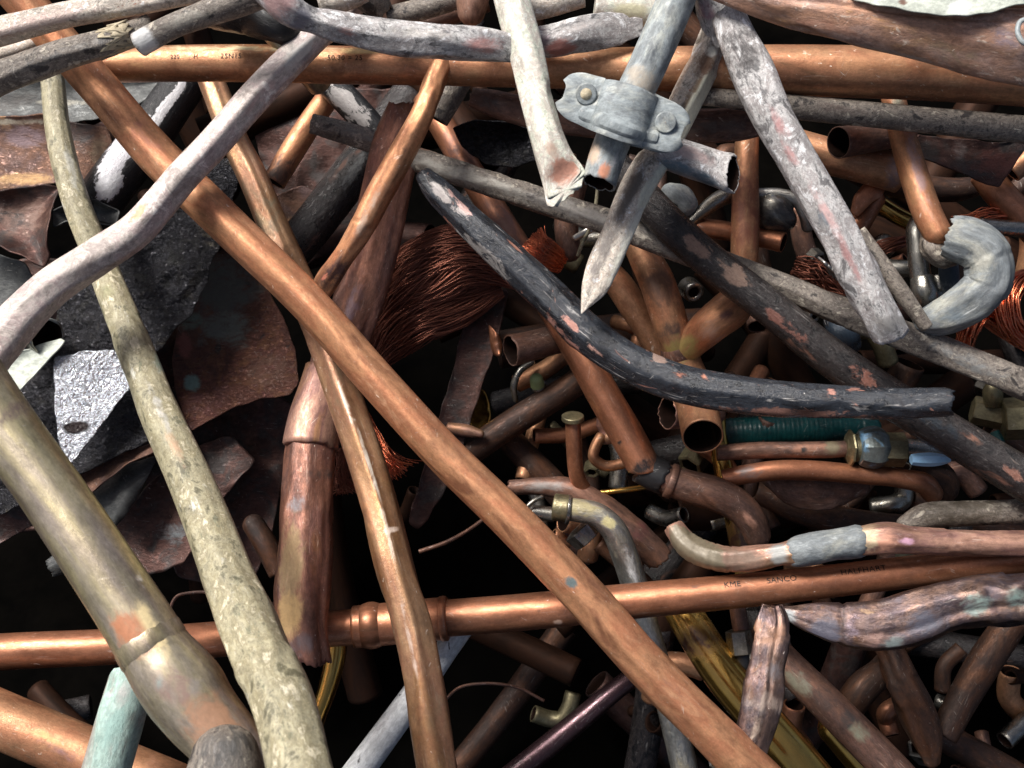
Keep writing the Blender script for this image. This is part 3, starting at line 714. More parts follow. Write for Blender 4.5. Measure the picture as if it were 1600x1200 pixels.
M['green_plastic'] = material('green_plastic', [lin(140, 160, 110), lin(158, 178, 124)], (0.4, 0.5), 0.0, 60, 1, bump=0.1, grime=0.0)
M['nut_brass'] = material('dull_brass_nut', [lin(96, 90, 70), lin(130, 122, 94), lin(108, 98, 78)], (0.36, 0.48), 0.7, 80, 1, bump=0.15)
M['ink'] = material('dark_ink', [lin(64, 40, 30), lin(84, 52, 38)], (0.5, 0.6), 0.1, 300, 1, bump=0.0, grime=0.0)
M['gap_copper'] = material('shade_dark_copper', [lin(63, 40, 30), lin(99, 67, 48), lin(76, 51, 40)], (0.40, 0.55), 0.6, 60, 3,
    coats=[dict(cols=[lin(27, 20, 17), lin(50, 36, 31)], amt=0.55, scale=80, stretch=2, rough=0.6, metal=0.2, edge=0.12, opacity=0.8, h=0.1, hn=0.3)], scratch=dict(col=lin(145, 111, 88), amt=0.4), bump=0.3)  # copper darkened in colour to carry the shade of the gaps
M['deep_shade'] = material('deep_shade', [lin(30, 20, 15), lin(50, 32, 23), lin(36, 26, 22)], (0.5, 0.65), 0.4, 60, 3, bump=0.3, spec=0.1, grime=0.0)  # shade deep under the heap, put into the base colour
M['bore'] = material('shade_dark_bore', [lin(26, 18, 15), lin(44, 30, 25)], (0.6, 0.75), 0.1, 80, 2, bump=0.2, spec=0.05, grime=0.0)  # dark colour stands in for the shade inside open pipes
M['floor'] = material('shade_black_floor', [lin(3, 3, 3), lin(8, 7, 6)], (0.7, 0.9), 0.0, 20, 1, bump=0.4, spec=0.0, grime=0.0)  # coloured near black so the gaps end in deep shade
M['tan_tape'] = material('peeling_tan_tape', [lin(170, 156, 128), lin(196, 184, 156)], (0.5, 0.6), 0.0, 90, 1, bump=0.4)

M['scuffed_copper'] = material('scuffed_dusty_copper', [lin(156, 112, 90), lin(204, 156, 128), lin(180, 140, 118), lin(208, 160, 116)], (0.40, 0.54), 0.5, 60, 2,
    coats=[dict(cols=[lin(140, 114, 106), lin(188, 160, 148), lin(164, 132, 120)], amt=0.46, scale=70, stretch=2, rough=0.5, metal=0.3, edge=0.12, opacity=0.8, h=0.08, hn=0.3),
           dict(cols=[lin(206, 190, 172), lin(226, 214, 200)], amt=0.27, scale=230, stretch=2, rough=0.65, edge=0.06, opacity=0.8, h=0.3),
           dict(cols=[lin(70, 48, 40), lin(92, 64, 52)], amt=0.24, scale=120, stretch=3, rough=0.5, metal=0.3, edge=0.10, opacity=0.6, h=-0.2)],
    scratch=dict(col=lin(234, 216, 196), amt=0.5), tscratch=dict(col=lin(240, 220, 200), amt=0.8, scale=420), speck=dict(col=lin(240, 230, 214), amt=0.12, scale=330), bump=0.4)
M['purple_grey'] = material('burnt_purple_grey_copper', [lin(79, 63, 56), lin(129, 104, 91), lin(89, 73, 72), lin(113, 84, 63)], (0.26, 0.40), 0.85, 70, 1.3,
    coats=[dict(cols=[lin(51, 51, 60), lin(89, 84, 91), lin(67, 60, 68)], amt=0.44, scale=65, stretch=1.2, rough=0.36, metal=0.7, edge=0.12, opacity=0.8, h=0.04, hn=0.15),
           dict(cols=[lin(37, 32, 32), lin(56, 48, 46)], amt=0.26, scale=140, stretch=1.2, rough=0.5, metal=0.3, edge=0.06, opacity=0.75, h=-0.2),
           dict(cols=[lin(146, 135, 127), lin(168, 158, 149)], amt=0.10, scale=210, stretch=2, rough=0.6, edge=0.05, opacity=0.6, h=0.2)],
    scratch=dict(col=lin(177, 168, 159), amt=0.4), tscratch=dict(col=lin(184, 163, 146), amt=0.5), speck=dict(col=lin(194, 185, 177), amt=0.08, scale=330), bump=0.25, grime=0.4)
M['dark_plum'] = material('dark_plum_plating', [lin(52, 38, 42), lin(74, 54, 58), lin(60, 46, 46)], (0.22, 0.34), 0.7, 60, 4, scratch=dict(col=lin(170, 160, 160), amt=0.4), bump=0.1)

M['flat_brown'] = material('flattened_red_brown_copper', [lin(107, 70, 56), lin(160, 112, 92), lin(128, 88, 77), lin(142, 97, 69)], (0.34, 0.48), 0.6, 60, 3,
    coats=[dict(cols=[lin(80, 58, 53), lin(114, 88, 81)], amt=0.42, scale=60, stretch=2.5, rough=0.46, metal=0.5, edge=0.08, opacity=0.7, h=0.04, hn=0.1),
           dict(cols=[lin(203, 181, 170), lin(231, 213, 200)], amt=0.13, scale=230, stretch=2, rough=0.6, edge=0.04, opacity=0.7, h=0.2)],
    scratch=dict(col=lin(237, 204, 182), amt=0.4), tscratch=dict(col=lin(246, 213, 194), amt=0.5), speck=dict(col=lin(246, 246, 233), amt=0.08, scale=330), bump=0.3)

M['hook_lead'] = material('dull_lead_wrap', [lin(92, 98, 102), lin(134, 140, 142), lin(110, 114, 116)], (0.5, 0.64), 0.2, 60, 1.5,
    coats=[dict(cols=[lin(150, 152, 142), lin(172, 170, 156)], amt=0.40, scale=60, stretch=1.5, rough=0.65, edge=0.08, opacity=0.7, h=0.05, hn=0.15),
           dict(cols=[lin(70, 80, 88), lin(94, 100, 104)], amt=0.40, scale=90, stretch=1.5, rough=0.55, edge=0.08, opacity=0.7, h=-0.1)], scratch=dict(col=lin(206, 210, 210), amt=0.4), bump=0.4)

# ------------------------------------------------------------------ the bin floor under the heap
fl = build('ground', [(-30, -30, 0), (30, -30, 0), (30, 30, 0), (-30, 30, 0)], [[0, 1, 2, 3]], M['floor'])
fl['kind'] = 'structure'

WHT = lin(222, 218, 208); PINK = lin(206, 140, 126); ORG = lin(206, 122, 66); VRD = lin(116, 156, 148)
GRY = lin(150, 146, 144); DRK = lin(46, 40, 38); GLD = lin(206, 160, 84); PUR = lin(120, 92, 96); BRN = lin(110, 72, 52)
PNKW = lin(214, 176, 166); BLU = lin(120, 146, 164)

# ------------------------------------------------------------------ long pipes on top of the heap
tube('copper_pipe', 'longest clean copper pipe running diagonally across the whole heap with a small blue-green spot', 'pipe',
     [(-20,-62,53,60),(25,-12,53.5,60),(85,57,54,60),(166,150,54.2,61),(229,225,54.2,64),(350,345,53.6,62),(484,475,53,60),(590,595,52.6,61),(700,715,52.2,62),(800,813,51.8,64),(884,900,51.5,66),(1020,1050,51,68),(1150,1182,50.6,70),(1240,1272,50.4,72)],
     M['copper'], dent=0.012, facet=(8,0.05,9.0), segs=48, creases=((60,0.05,16),(125,0.03,10)), ends=('none','none'),
     tints=[(892,910,11,10,lin(96,112,112),1.0),(1056,1078,40,9,lin(150,96,68),0.62),(1085,1010,30,12,lin(160,104,72),0.55),(230,215,50,16,lin(200,120,90),0.5),(610,640,60,8,lin(236,176,124),0.5)])
tube('copper_pipe', 'thick orange copper pipe lying straight across the top of the heap with faint printed figures', 'pipe',
     [(158,104,56.6,50),(250,100,56.8,54),(400,99,56.6,57),(550,102,56.4,58),(700,104,56,58),(850,107,55.4,60),(1000,108,54.8,66),(1240,110,53.6,77),(1450,116,53,80),(1660,128,52.6,82)],
     M['orange_copper'], dent=0.012, ends=('open','none'),
     tints=[(400,76,190,4,lin(226,206,150),0.7),(560,80,40,6,lin(244,200,110),0.8),(1000,90,30,8,lin(220,180,110),0.5),(215,92,40,14,lin(210,150,80),0.5)])
TOPP = bpy.data.objects['copper_pipe.001']
for (tx, x_, y_, h_, sp) in (('220', 274, 99, 9, 1.1), ('H', 312, 99, 10, 1), ('25N15', 356, 99, 11, 1.1), ('50,30 = 25', 520, 101, 11, 1.15)):
    lettering(TOPP, tx, x_, y_, h_, 15, M['ink'], spacing=sp)

tube('bent_pipe', 'lilac grey painted pipe with a bend, crossing over the long copper pipe', 'pipe',
     [(580,-26,54.6,44),(530,22,54,45),(462,87,53.4,48),(400,150,52.6,48),(330,229,51.8,47),(285,276,51.3,48),(250,318,51,50),(210,362,50.6,53),(152,402,50,57),(80,450,49,60),(20,510,48,67),(-40,585,47,72)],
     M['lilac_paint'], dent=0.012, facet=(7,0.10,5.0), segs=48, ends=('none','none'),
     tints=[(218,330,26,7,lin(206,150,90),0.8),(410,150,40,9,PNKW,0.6),(470,80,50,12,lin(226,222,214),0.8),(480,90,20,14,lin(150,140,140),0.55),(225,345,24,4,lin(110,100,98),0.6)])
tube('crusted_pipe', 'olive beige crusted pipe with a swollen joint, running down the side under the lilac pipe', 'pipe',
     [(76,60,62.5,32),(82,125,62,35),(90,200,61,37),(100,250,60,39),(120,320,58.6,41),(148,390,57,44),(175,455,55,48),(213,550,53,55),(250,645,51,60),(300,755,48.8,67),(340,855,46.6,74),(362,915,45.2,82),(385,968,44,92),(400,1005,43,91),(442,1100,40.6,95),(468,1200,38.6,98),(490,1290,37,100)],
     M['olive_paint'], dent=0.018, facet=(8,0.06,4.0), segs=48, ends=('none','none'), bumps=((0.86,0.004,0.05),),
     tints=[(110,260,50,8,lin(206,204,188),0.6),(168,455,14,14,lin(150,146,96),0.7),(258,560,22,20,lin(140,160,140),0.55),(270,690,60,8,lin(200,160,120),0.5),(250,640,60,8,lin(214,210,200),0.6)])
p = tube('old_brass_pipe', 'fat greyed brass pipe with a bulging joint and a bare copper patch, in front', 'pipe',
     [(-60,560,45.2,94),(-10,640,45,96),(85,775,44.6,97),(150,872,44.2,101),(217,975,43.8,106),(246,1022,43.6,110),(262,1044,43.5,118),(290,1080,43.4,124),(314,1114,43.2,116),(345,1150,43,108),(390,1210,42.8,104),(440,1280,42.6,104)],
     M['old_brass'], dent=0.014, ends=('none','none'), 
     tints=[(203,985,44,24,lin(196,122,72),0.95),(238,980,52,14,lin(232,206,140),0.95),(335,1130,60,46,lin(176,128,92),0.9),(275,1075,40,36,lin(150,118,106),0.7),(270,1055,14,20,lin(140,112,120),0.6),(250,1072,8,7,lin(150,190,190),0.9),(30,640,16,60,lin(112,92,84),0.7),(300,1070,20,30,lin(150,140,136),0.6)])
sleeve(p, 'socket_rim', M['old_brass'], 0.606, 0.622, 1.022, dent=0.03, jag=0.06, ends=('dome','dome'))
tube('lead_cap', 'dark grey rounded pipe end cut off by the lower frame under the brass pipe', 'pipe end',
     [(352,1176,40.4,104),(352,1200,40.2,118),(350,1270,40,124)], M['dirty_grey'], ends=('dome','none'), dent=0.02, tints=[(352,1190,60,60,lin(84,82,80),0.7)])
tube('copper_pipe', 'golden orange copper pipe in the lower corner passing under the verdigris pipe', 'pipe',
     [(-60,1098,51.4,84),(0,1124,51.4,84),(120,1174,51.2,84),(260,1232,51,86),(340,1265,51,86)], M['orange_copper'], dent=0.012, ends=('none','none'),
     tints=[(70,1150,60,8,lin(226,160,70),0.6),(120,1185,60,14,lin(140,96,96),0.5),(240,1200,16,22,lin(206,140,100),0.6)])
tube('verdigris_pipe', 'short pale pipe stained turquoise, its cut end tucked under the fat brass pipe', 'pipe',
     [(208,1050,48,66),(195,1100,47.6,71),(170,1190,47,74),(145,1280,46.6,76)], M['verdigris'], dent=0.02, ends=('open','none'), cut=(0.55,0), jag=0.06,
     tints=[(178,1140,50,20,lin(150,190,180),0.8),(190,1090,30,12,lin(196,196,190),0.7),(196,1150,60,8,lin(100,92,88),0.5)])

# pipe with the press coupling and print
G = tube('copper_pipe', 'reddish copper pipe with a press coupling and printed letters, crossing the lower heap', 'pipe',
     [(-60,1024,54,58),(0,1019,54,57),(180,1010,54.4,55),(350,998,55.4,55),(500,984,56.2,55),(560,979,56.3,56),(700,966,56.2,57),(800,958,56,57),(1000,938,55.4,55),(1190,920,54.8,52),(1400,896,54.2,50),(1650,866,53.6,48)],
     M['red_copper'], dent=0.006, ends=('none','none'),
     tints=[(1085,918,10,4,BRN,0.6),(842,956,6,3,DRK,0.9),(872,972,9,4,lin(226,180,150),1.0),(100,1010,120,5,lin(200,140,90),0.5)])
for tx, x_, y_, sp in (('KME', 1130, 925, 1.05), ('SANCO', 1198, 918, 1.05), ('HALFHART', 1312, 904, 1.1)):
    lettering(G, tx, x_, y_, 13, 16, M['ink'], spacing=sp)
fr = lambda x: (x + 60) / 1710.0
sleeve(G, 'press_coupling', M['red_copper'], fr(543), fr(697), 1.16, dent=0.004)
sleeve(G, 'coupling_bead', M['red_copper'], fr(565), fr(579), 1.29, ends=('dome','dome'), dent=0.004)
sleeve(G, 'coupling_lip', M['red_copper'], fr(684), fr(697), 1.22, dent=0.004)

tube('bronze_pipe', 'brown bronze pipe running down from the orange pipe, crossing beneath the long copper pipe', 'pipe',
     [(318,95,62.2,38),(340,150,61.6,42),(365,215,60.6,43),(395,275,59.6,46),(428,355,58.6,48),(465,440,57.4,50),(505,525,56.2,54),(535,610,55,55),(582,750,53.6,57),(621,900,52,60),(645,980,51.4,62),(661,1060,50.8,63),(684,1200,49.8,66),(702,1300,49.2,68)],
     M['bronze'], dent=0.012, facet=(6,0.10,5.0), segs=48, ends=('none','none'), creases=((110,0.05,14),),
     tints=[(540,630,40,3,lin(222,206,184),0.9),(575,720,70,3,lin(222,206,184),0.9),(605,830,70,3,lin(214,190,164),0.8),(640,1000,90,4,lin(200,170,150),0.7),(612,828,5,14,lin(226,200,176),0.9),(572,780,80,12,lin(196,128,60),0.55),(350,190,60,8,lin(200,160,90),0.6),(420,330,40,20,lin(130,116,84),0.5)])
p = tube('flattened_pipe', 'wide flattened brown copper pipe with a stepped socket and a torn lower end', 'pipe',
     [(636,168,58,64,.42),(622,215,58.2,72,.42),(605,290,58.6,74,.4),(588,370,59,76,.42),(565,450,59.4,80,.5),(535,540,59.4,82,.6),(508,610,58,72,.75),(492,660,57.2,74,.85),(484,715,56.6,78,.9),(482,745,56.3,78,.9),(479,800,55.8,80,.9),(475,880,55,86,.9),(472,930,54.4,86,.9),(473,985,53.8,74,.9),(482,1034,53.2,68,.7)],
     M['flat_brown'], dent=0.02, crumple=0.02, facet=(6,0.10,2.6), segs=64, creases=((70,0.06,9),(130,0.05,7)), ends=('open','open'), cut=(0.25,0.35), jag=0.14, wall=0.0014,
     tints=[(452,955,44,18,GLD,1.1),(454,890,80,20,lin(176,138,80),0.9),(463,787,16,14,lin(150,146,150),0.75),(470,1005,20,30,lin(120,96,96),0.7),(555,470,60,14,lin(112,84,96),0.55),(590,300,40,30,lin(160,104,80),0.5),(500,740,10,30,lin(84,62,54),0.6)])
tube('copper_pipe', 'narrow scratched copper pipe lying against the flattened brown pipe, flattened at its lower end', 'pipe',
     [(700,80,55.6,34),(680,125,55.2,35),(662,175,54.8,37),(628,240,54.8,41),(590,308,55,41),(560,365,55.2,38),(530,410,55.6,34,.7),(510,440,56,36,.45),(496,466,56.4,30,.3)],
     M['copper'], dent=0.014, facet=(6,0.14,3.0), segs=48, ends=('none','open'), jag=0.08, tints=[(520,430,40,22,lin(80,52,50),0.75),(507,433,10,5,lin(226,120,90),0.8),(575,330,60,8,lin(206,170,140),0.6),(640,220,60,5,lin(90,56,44),0.5)])

sleeve(p, 'socket', M['purple_copper'], 0.50, 0.645, 1.13, dent=0.03, jag=0.10)

# ------------------------------------------------------------------ upper rim of the heap
tube('painted_pipe', 'pinkish white painted pipe along the upper corner above the dark grey pipe', 'pipe',
     [(-50,62,51.6,46),(0,49,51.4,44),(100,24,51.2,39),(220,4,51,38),(360,-24,51,38)], M['white_paint'], dent=0.02, facet=(6,0.14,3.0), segs=48, ends=('none','none'),
     tints=[(60,34,120,14,lin(206,176,164),0.6),(20,50,40,10,lin(170,120,104),0.5)])
tube('thin_pipe', 'thin dusty pink pipe stub in the upper corner below the pinkish white pipe', 'pipe',
     [(-30,93,54,20),(20,79,54,19),(72,60,53.8,17)], M['white_paint'], ends=('none','open'), jag=0.1)
p = tube('dirty_pipe', 'dark grey mottled pipe with peeling tan tape at its end', 'pipe',
     [(-40,138,51.4,54),(0,121,51,51),(60,100,50.8,48),(100,85,50.6,46),(170,65,50.6,42),(236,40,51.4,34,.7)], M['dirty_grey'], dent=0.02, facet=(7,0.12,3.0), segs=48, ends=('none','open'), jag=0.12,
     tints=[(60,98,60,10,lin(96,96,96),0.6),(130,70,60,8,lin(150,148,144),0.5)])
for k in range(5):
    a = 0.765 + 0.02 * k
    sleeve(p, 'tape_shred', M['tan_tape'], a, a + 0.022, 1.05 + 0.03 * (k % 3), dent=0.10, jag=0.9, crumple=0.12, segs=30)
tube('grey_pipe', 'flattened grey pipe stub with a clean white cut end near the dark grey pipe', 'pipe',
     [(217,70,50,38,.7),(232,61,49.8,38,.7),(268,42,49.8,36,.7),(320,22,49.8,40),(372,2,49.8,48),(430,-24,50,52)], M['dirty_grey'], dent=0.03, ends=('cap','none'), tints=[(226,66,17,30,lin(220,220,218),1.0),(290,30,40,14,lin(170,164,150),0.6)])
tube('scorched_pipe', 'black scorched lump of pipe with white blotches at the upper edge', 'pipe',
     [(330,18,54,54),(385,22,53.6,60),(440,44,53,50),(470,60,54,40)], M['white_flaked_black'], dent=0.08, crumple=0.2, ends=('open','open'), jag=0.2)
tube('olive_pipe', 'olive brown pipe slanting under the grey pinched pipe at the upper edge', 'pipe',
     [(360,-30,56.6,44),(410,22,56.2,46),(455,80,56.4,44),(500,130,59,42)], M['old_brass'], dent=0.03, ends=('none','none'))
p = tube('pinched_pipe', 'thick grey pipe with a swollen pink joint, pinched flat behind the white pipe', 'pipe',
     [(398,-44,48.6,58),(425,-14,48.6,58),(452,12,48.8,54),(470,24,49,46),(488,31,49.2,40),(510,38,49.4,46),(560,50,49.8,50),(620,60,50,54),(700,66,50.2,54),(760,70,50.6,50,.8),(806,78,51,44,.4)],
     M['streaky_grey'], dent=0.02, facet=(6,0.14,2.6), segs=56, ends=('none','open'), jag=0.1,
     tints=[(430,-5,40,26,lin(214,166,160),0.95),(470,30,16,24,lin(150,146,156),0.8),(755,70,34,14,lin(196,140,132),0.8),(540,48,16,8,PINK,0.6),(620,70,80,12,lin(140,134,132),0.5),(660,52,60,9,lin(200,194,184),0.6)])
tube('white_pipe', 'whitish green painted pipe over the orange pipe, its end torn open to bare copper', 'pipe',
     [(788,-50,51.6,54),(800,0,51.4,55),(822,80,51,54),(842,170,50.2,52),(858,225,49.8,54),(870,258,49.6,60,.6),(879,280,49.5,68,.22),(884,294,49.4,72,.07)],
     M['pale_green'], dent=0.025, facet=(7,0.12,3.0), segs=48, ends=('none','cap'), cut=(0,-0.5), jag=0.12,
     tints=[(878,268,24,26,lin(206,140,110),0.95),(862,235,16,14,lin(210,176,150),0.6),(812,60,60,8,lin(206,212,200),0.6)])
tube('flattened_stub', 'flattened grey pink pipe stub with folded corner between the white pipe and the clamp pipe', 'pipe',
     [(832,68,53.4,44,.7),(870,62,53,50,.6),(920,52,53,52,.5),(965,46,53.2,40,.35),(1004,44,53.4,20,.3)], M['streaky_grey'], dent=0.05, ends=('open','pinch'), crumple=0.05, facet=(5,0.3,1.6), segs=56,
     tints=[(875,75,26,14,lin(206,130,116),0.9),(850,60,14,18,lin(120,100,112),0.7),(920,40,40,10,lin(196,184,178),0.6)])
# loose ends along the upper edge, in a row
for nm, lb, pts, mt, kw in (
    ('striped_pipe', 'grey white striped pipe end at the upper edge beside the swollen pink joint', [(500,8,52,38),(540,-2,52,36),(570,-14,52,36)], 'white_paint', dict(ends=('open','none'))),
    ('crumpled_pipe', 'crumpled grey brown pipe end with a white rim at the upper edge', [(560,-30,52.6,56),(580,-4,52.6,52),(600,20,53,34,.6)], 'dirty_grey', dict(ends=('none','open'), crumple=0.2, jag=0.2)),
    ('dirty_pipe', 'mottled olive brown pipe rising to the upper edge over the grey pinched pipe', [(606,28,53.6,34),(660,14,53.6,34),(730,-10,53.4,36),(780,-28,53.4,36)], 'dirty_grey', dict(ends=('open','none'))),
    ('copper_stub', 'dull orange copper stub in the shadow between the pinched pipe and the white pipe', [(640,44,56,36),(690,26,56,36),(760,0,56,38)], 'dull_copper', dict(ends=('open','none'))),
    ('dented_pot', 'small dented copper cup end with a pale rim hanging at the upper edge', [(742,-30,52.6,50),(738,0,52.8,52),(736,22,53,44)], 'purple_copper', dict(ends=('none','dome'), dent=0.05)),
    ('painted_pipe', 'white streaked pipe end at the upper edge between the white pipe and the speckled sheet', [(806,16,53.8,42),(850,8,53.8,40),(910,-8,53.8,38)], 'white_paint', dict(ends=('open','none'))),
    ('painted_pipe', 'pale cream painted pipe with yellow patch at the upper edge behind the clamp pipe', [(930,8,54.4,54),(980,14,54.4,60),(1040,24,54.6,60)], 'pale_green', dict(ends=('open','open'), tints=[(990,18,30,16,lin(222,214,170),0.9)]))):
    tube(nm, lb, 'pipe', pts, M[mt], dent=kw.pop('dent', 0.05), **kw)

# ------------------------------------------------------------------ pipe clamp and the pipes through it
tube('grey_pipe', 'blue grey pipe held in the two-bolt clamp, rising to the upper edge', 'pipe',
     [(1078,-60,50.8,60),(1056,0,50.6,60),(1030,62,50.4,61),(1003,122,50.2,60),(975,180,50,58),(950,240,49.8,56),(936,286,49.6,54)], M['lead'], dent=0.02, ends=('none','open'), jag=0.12,
     tints=[(1005,125,22,30,lin(176,164,146),0.7),(1020,80,30,10,lin(84,92,98),0.6),(925,240,18,14,lin(200,170,140),0.8),(945,268,14,10,lin(206,130,90),0.9),(962,250,16,6,lin(206,206,206),0.7)])
tube('split_pipe', 'long pipe cut to a sharp point, half cream and half brown, under the clamp', 'pipe',
     [(1140,10,54,52),(1110,78,53.4,52),(1078,145,53,50),(1042,215,52.6,50,.8),(990,303,52.2,51,.6),(964,365,51.8,48,.5),(940,420,51.5,48,.45),(928,450,51.3,40,.42),(917,472,51.1,20,.4),(909,489,51,3,.4)],
     M['white_paint'], dent=0.015, facet=(5,0.16,3.0), segs=48, ends=('open','dome'), jag=0.08, creases=((95,0.10,12),),
     tints=[(1084,170,60,14,lin(238,234,206),1.2),(990,372,90,14,lin(238,234,214),1.2),(1026,290,60,14,lin(238,234,206),1.2),(1050,200,60,10,lin(120,106,92),1.0),(985,300,60,10,lin(128,114,100),0.9),(1100,100,24,16,lin(120,84,58),0.9),(1080,150,40,9,lin(150,120,84),0.8),(1112,80,10,8,lin(230,228,214),1.0),(940,400,60,10,lin(150,140,132),0.7)])
tube('folded_stub', 'folded pink white metal tip at the upper edge above the half cream pipe', 'pipe',
     [(1098,-40,51.6,44,.5),(1106,0,51.6,44,.5),(1118,40,51.8,34,.4),(1128,72,52,14,.3)], M['streaky_grey'], dent=0.05, crumple=0.04, facet=(5,0.3,1.6), segs=48, ends=('none','pinch'),
     tints=[(1104,14,24,12,lin(196,150,160),0.8),(1118,40,14,10,lin(224,214,208),0.7)])

def clamp():
    e = empty('pipe_clamp', 'weathered grey two-bolt pipe clamp with copper bolt heads near the upper edge', 'clamp', 0, 0, 0)
    cx, cy, dep = 973, 178, 48.9
    ax = np.array([135.0, 46.0]); ax /= np.linalg.norm(ax); ay = np.array([-ax[1], ax[0]])     # along the ears; along the pipe
    def plate(name, half, wid, lift, ridge, seed, x0=-1.0, x1=1.0, R=37.0):
        nx, ny = 72, 26
        V = []; f1 = Fld(seed, 0.07)
        for i in range(nx):
            x = half * (x0 + (x1 - x0) * i / (nx - 1))
            ends = min(half * 1 - abs(x), 26.0)
            ww = wid * (0.86 + 0.16 * math.exp(-(x / 46.0) ** 2))
            hw = ww * (math.sqrt(max(1 - (1 - ends / 26.0) ** 2, 0.0)) * 0.55 + 0.45 if ends < 26 else 1.0)
            z = math.sqrt(max(R * R - x * x, 0.0)) if abs(x) < R else 0.0
            z = max(z, 7.0 * math.exp(-max(0, abs(x) - R) / 9.0)) * 0.72
            for j in range(ny):
                v = -1 + 2 * j / (ny - 1)
                y = hw * v
                zz = z + lift + (ridge * math.exp(-((v - 0.55) / 0.13) ** 2) if abs(x) < 60 else 0) - 2.2 * abs(v) ** 6
                zz += 1.4 * f1(np.array([[x, y, 0.0]]))[0]
                px = cx + ax[0] * x + ay[0] * y; py = cy + ax[1] * x + ay[1] * y
                V.append(P(px, py, dep - zz * dep / F))
        q = [[i*ny+j, (i+1)*ny+j, (i+1)*ny+j+1, i*ny+j+1] for i in range(nx-1) for j in range(ny-1)]
        o = build(name, V, q, M['lead'], e)
        md = o.modifiers.new('thickness', 'SOLIDIFY'); md.thickness = 0.0034; md.offset = -1
        bv = o.modifiers.new('worn_edges', 'BEVEL'); bv.width = 0.0006; bv.segments = 2; bv.limit_method = 'ANGLE'
        return o
    plate('clamp_band', 96, 41, 4, 5, 31)
    plate('clamp_base', 92, 44, -40, 0, 37, x0=0.25, x1=0.98, R=20)
    for bx, by, mt in ((916, 147, M['tan_tape']), (1040, 191, M['scuffed_copper'])):
        tube('bolt_head', None, None, [(bx, by, dep - 0.30, 24), (bx, by, dep - 0.52, 24)], mt, parent=e, step=0.001, segs=22, dent=0.05, ends=('none','dome'))
        tube('washer', None, None, [(bx, by, dep - 0.30, 34), (bx, by, dep - 0.66, 33)], M['lead'], parent=e, step=0.001, segs=28, dent=0.01, ends=('none','cap'))
clamp()

# ------------------------------------------------------------------ upper side by the scarred pipe
tube('scarred_pipe', 'grey pipe with pink scars and peeling paint, slanting down to a bent cut end', 'pipe',
     [(1138,24,51.2,52),(1152,60,51,58),(1176,112,50.6,66),(1210,188,50.2,60),(1243,245,50.2,58),(1275,302,50.2,59),(1316,377,50.2,61),(1352,448,50.4,62),(1378,495,50.6,60),(1392,522,50.8,56,.7)],
     M['streaky_grey'], dent=0.015, facet=(6,0.13,3.2), segs=56, ends=('open','open'), cut=(0.2,0.3), jag=0.08,
     tints=[(1215,190,30,9,lin(206,150,146),0.7),(1235,240,24,9,lin(206,146,142),0.75),(1290,330,50,9,lin(214,170,166),0.8),(1330,410,50,7,lin(206,150,146),0.7),(1160,80,40,36,lin(76,72,72),0.75),(1290,340,24,16,lin(150,160,170),0.6),(1385,508,20,34,lin(176,172,166),0.7)])
tube('thin_pipe', 'thin dark grey tube lying close along the scarred pipe near its cut end', 'pipe',
     [(1340,362,52.6,26),(1375,410,52.4,27),(1412,462,52.4,26),(1448,512,52.6,20)], M['dirty_grey'], ends=('none','open'), dent=0.03)
tube('crushed_pipe', 'big crushed copper pipe with a raised seam, sweeping along the upper corner', 'pipe',
     [(1060,-46,50,40,.6),(1130,-18,49.6,44,.6),(1210,10,49.2,52,.6),(1325,34,48.8,68,.55),(1450,56,48.6,88,.5),(1550,74,48.4,114,.45),(1680,94,48.2,140,.4)],
     M['scuffed_copper'], dent=0.02, crumple=0.03, facet=(5,0.22,1.6), segs=72, ends=('none','none'), creases=((20,0.12,14),(150,0.14,9)), roll=-12,
     tints=[(1360,80,120,8,lin(206,180,160),0.75),(1280,40,60,14,lin(176,116,84),0.6),(1480,80,60,24,lin(170,140,100),0.5),(1570,60,30,20,lin(150,130,140),0.6),(1450,110,60,8,lin(220,204,190),0.7),(1240,20,60,10,lin(200,140,96),0.6)])
sheet('white_sheet', 'pale greenish white sheet metal with a cut notch at the upper corner', [(1330,2,48),(1400,14,47.4),(1480,26,47),(1545,22,46.8),(1585,8,46.8),(1640,4,46.8),(1660,-60,47),(1320,-60,48)], 47.2, M['white_sheet'], wr=0.001,
      tints=[(1500,12,22,14,lin(226,230,226),0.9),(1410,4,8,5,BRN,0.9)])
tube('ring_handle', 'grey metal ring poking out at the upper corner over the crushed copper pipe', 'ring',
     [(1612,28,46.4,8),(1594,34,46.4,8),(1590,48,46.3,8),(1596,64,46.2,8),(1614,74,46.2,8)], M['lead'], ends=('cap','cap'), segs=14)
tube('dirty_pipe', 'long dark dusty pipe crossing under the scarred pipe toward the side edge', 'pipe',
     [(1060,146,54,26),(1150,156,53.8,30),(1240,167,53.6,37),(1320,175,53.4,39),(1400,183,53.2,40),(1500,193,53,41),(1660,208,52.8,43)], M['dirty_grey'], dent=0.025, ends=('open','none'), tints=[(1300,168,60,8,lin(110,92,84),0.6)])
tube('flattened_pipe', 'flattened dull brown pipe with an uneven cut end, below the orange pipe', 'pipe',
     [(737,152,58,30,.6),(765,160,57.8,40,.6),(810,172,57.4,46,.5),(900,186,57,52,.4),(1000,194,56.8,56,.35),(1090,197,56.6,54,.35),(1160,194,56.4,44,.35),(1215,190,56.4,20,.35)], M['dull_copper'], dent=0.035, ends=('open','pinch'), jag=0.12,
     tints=[(1110,200,60,18,lin(110,90,78),0.6),(775,165,30,14,lin(96,86,80),0.6)])
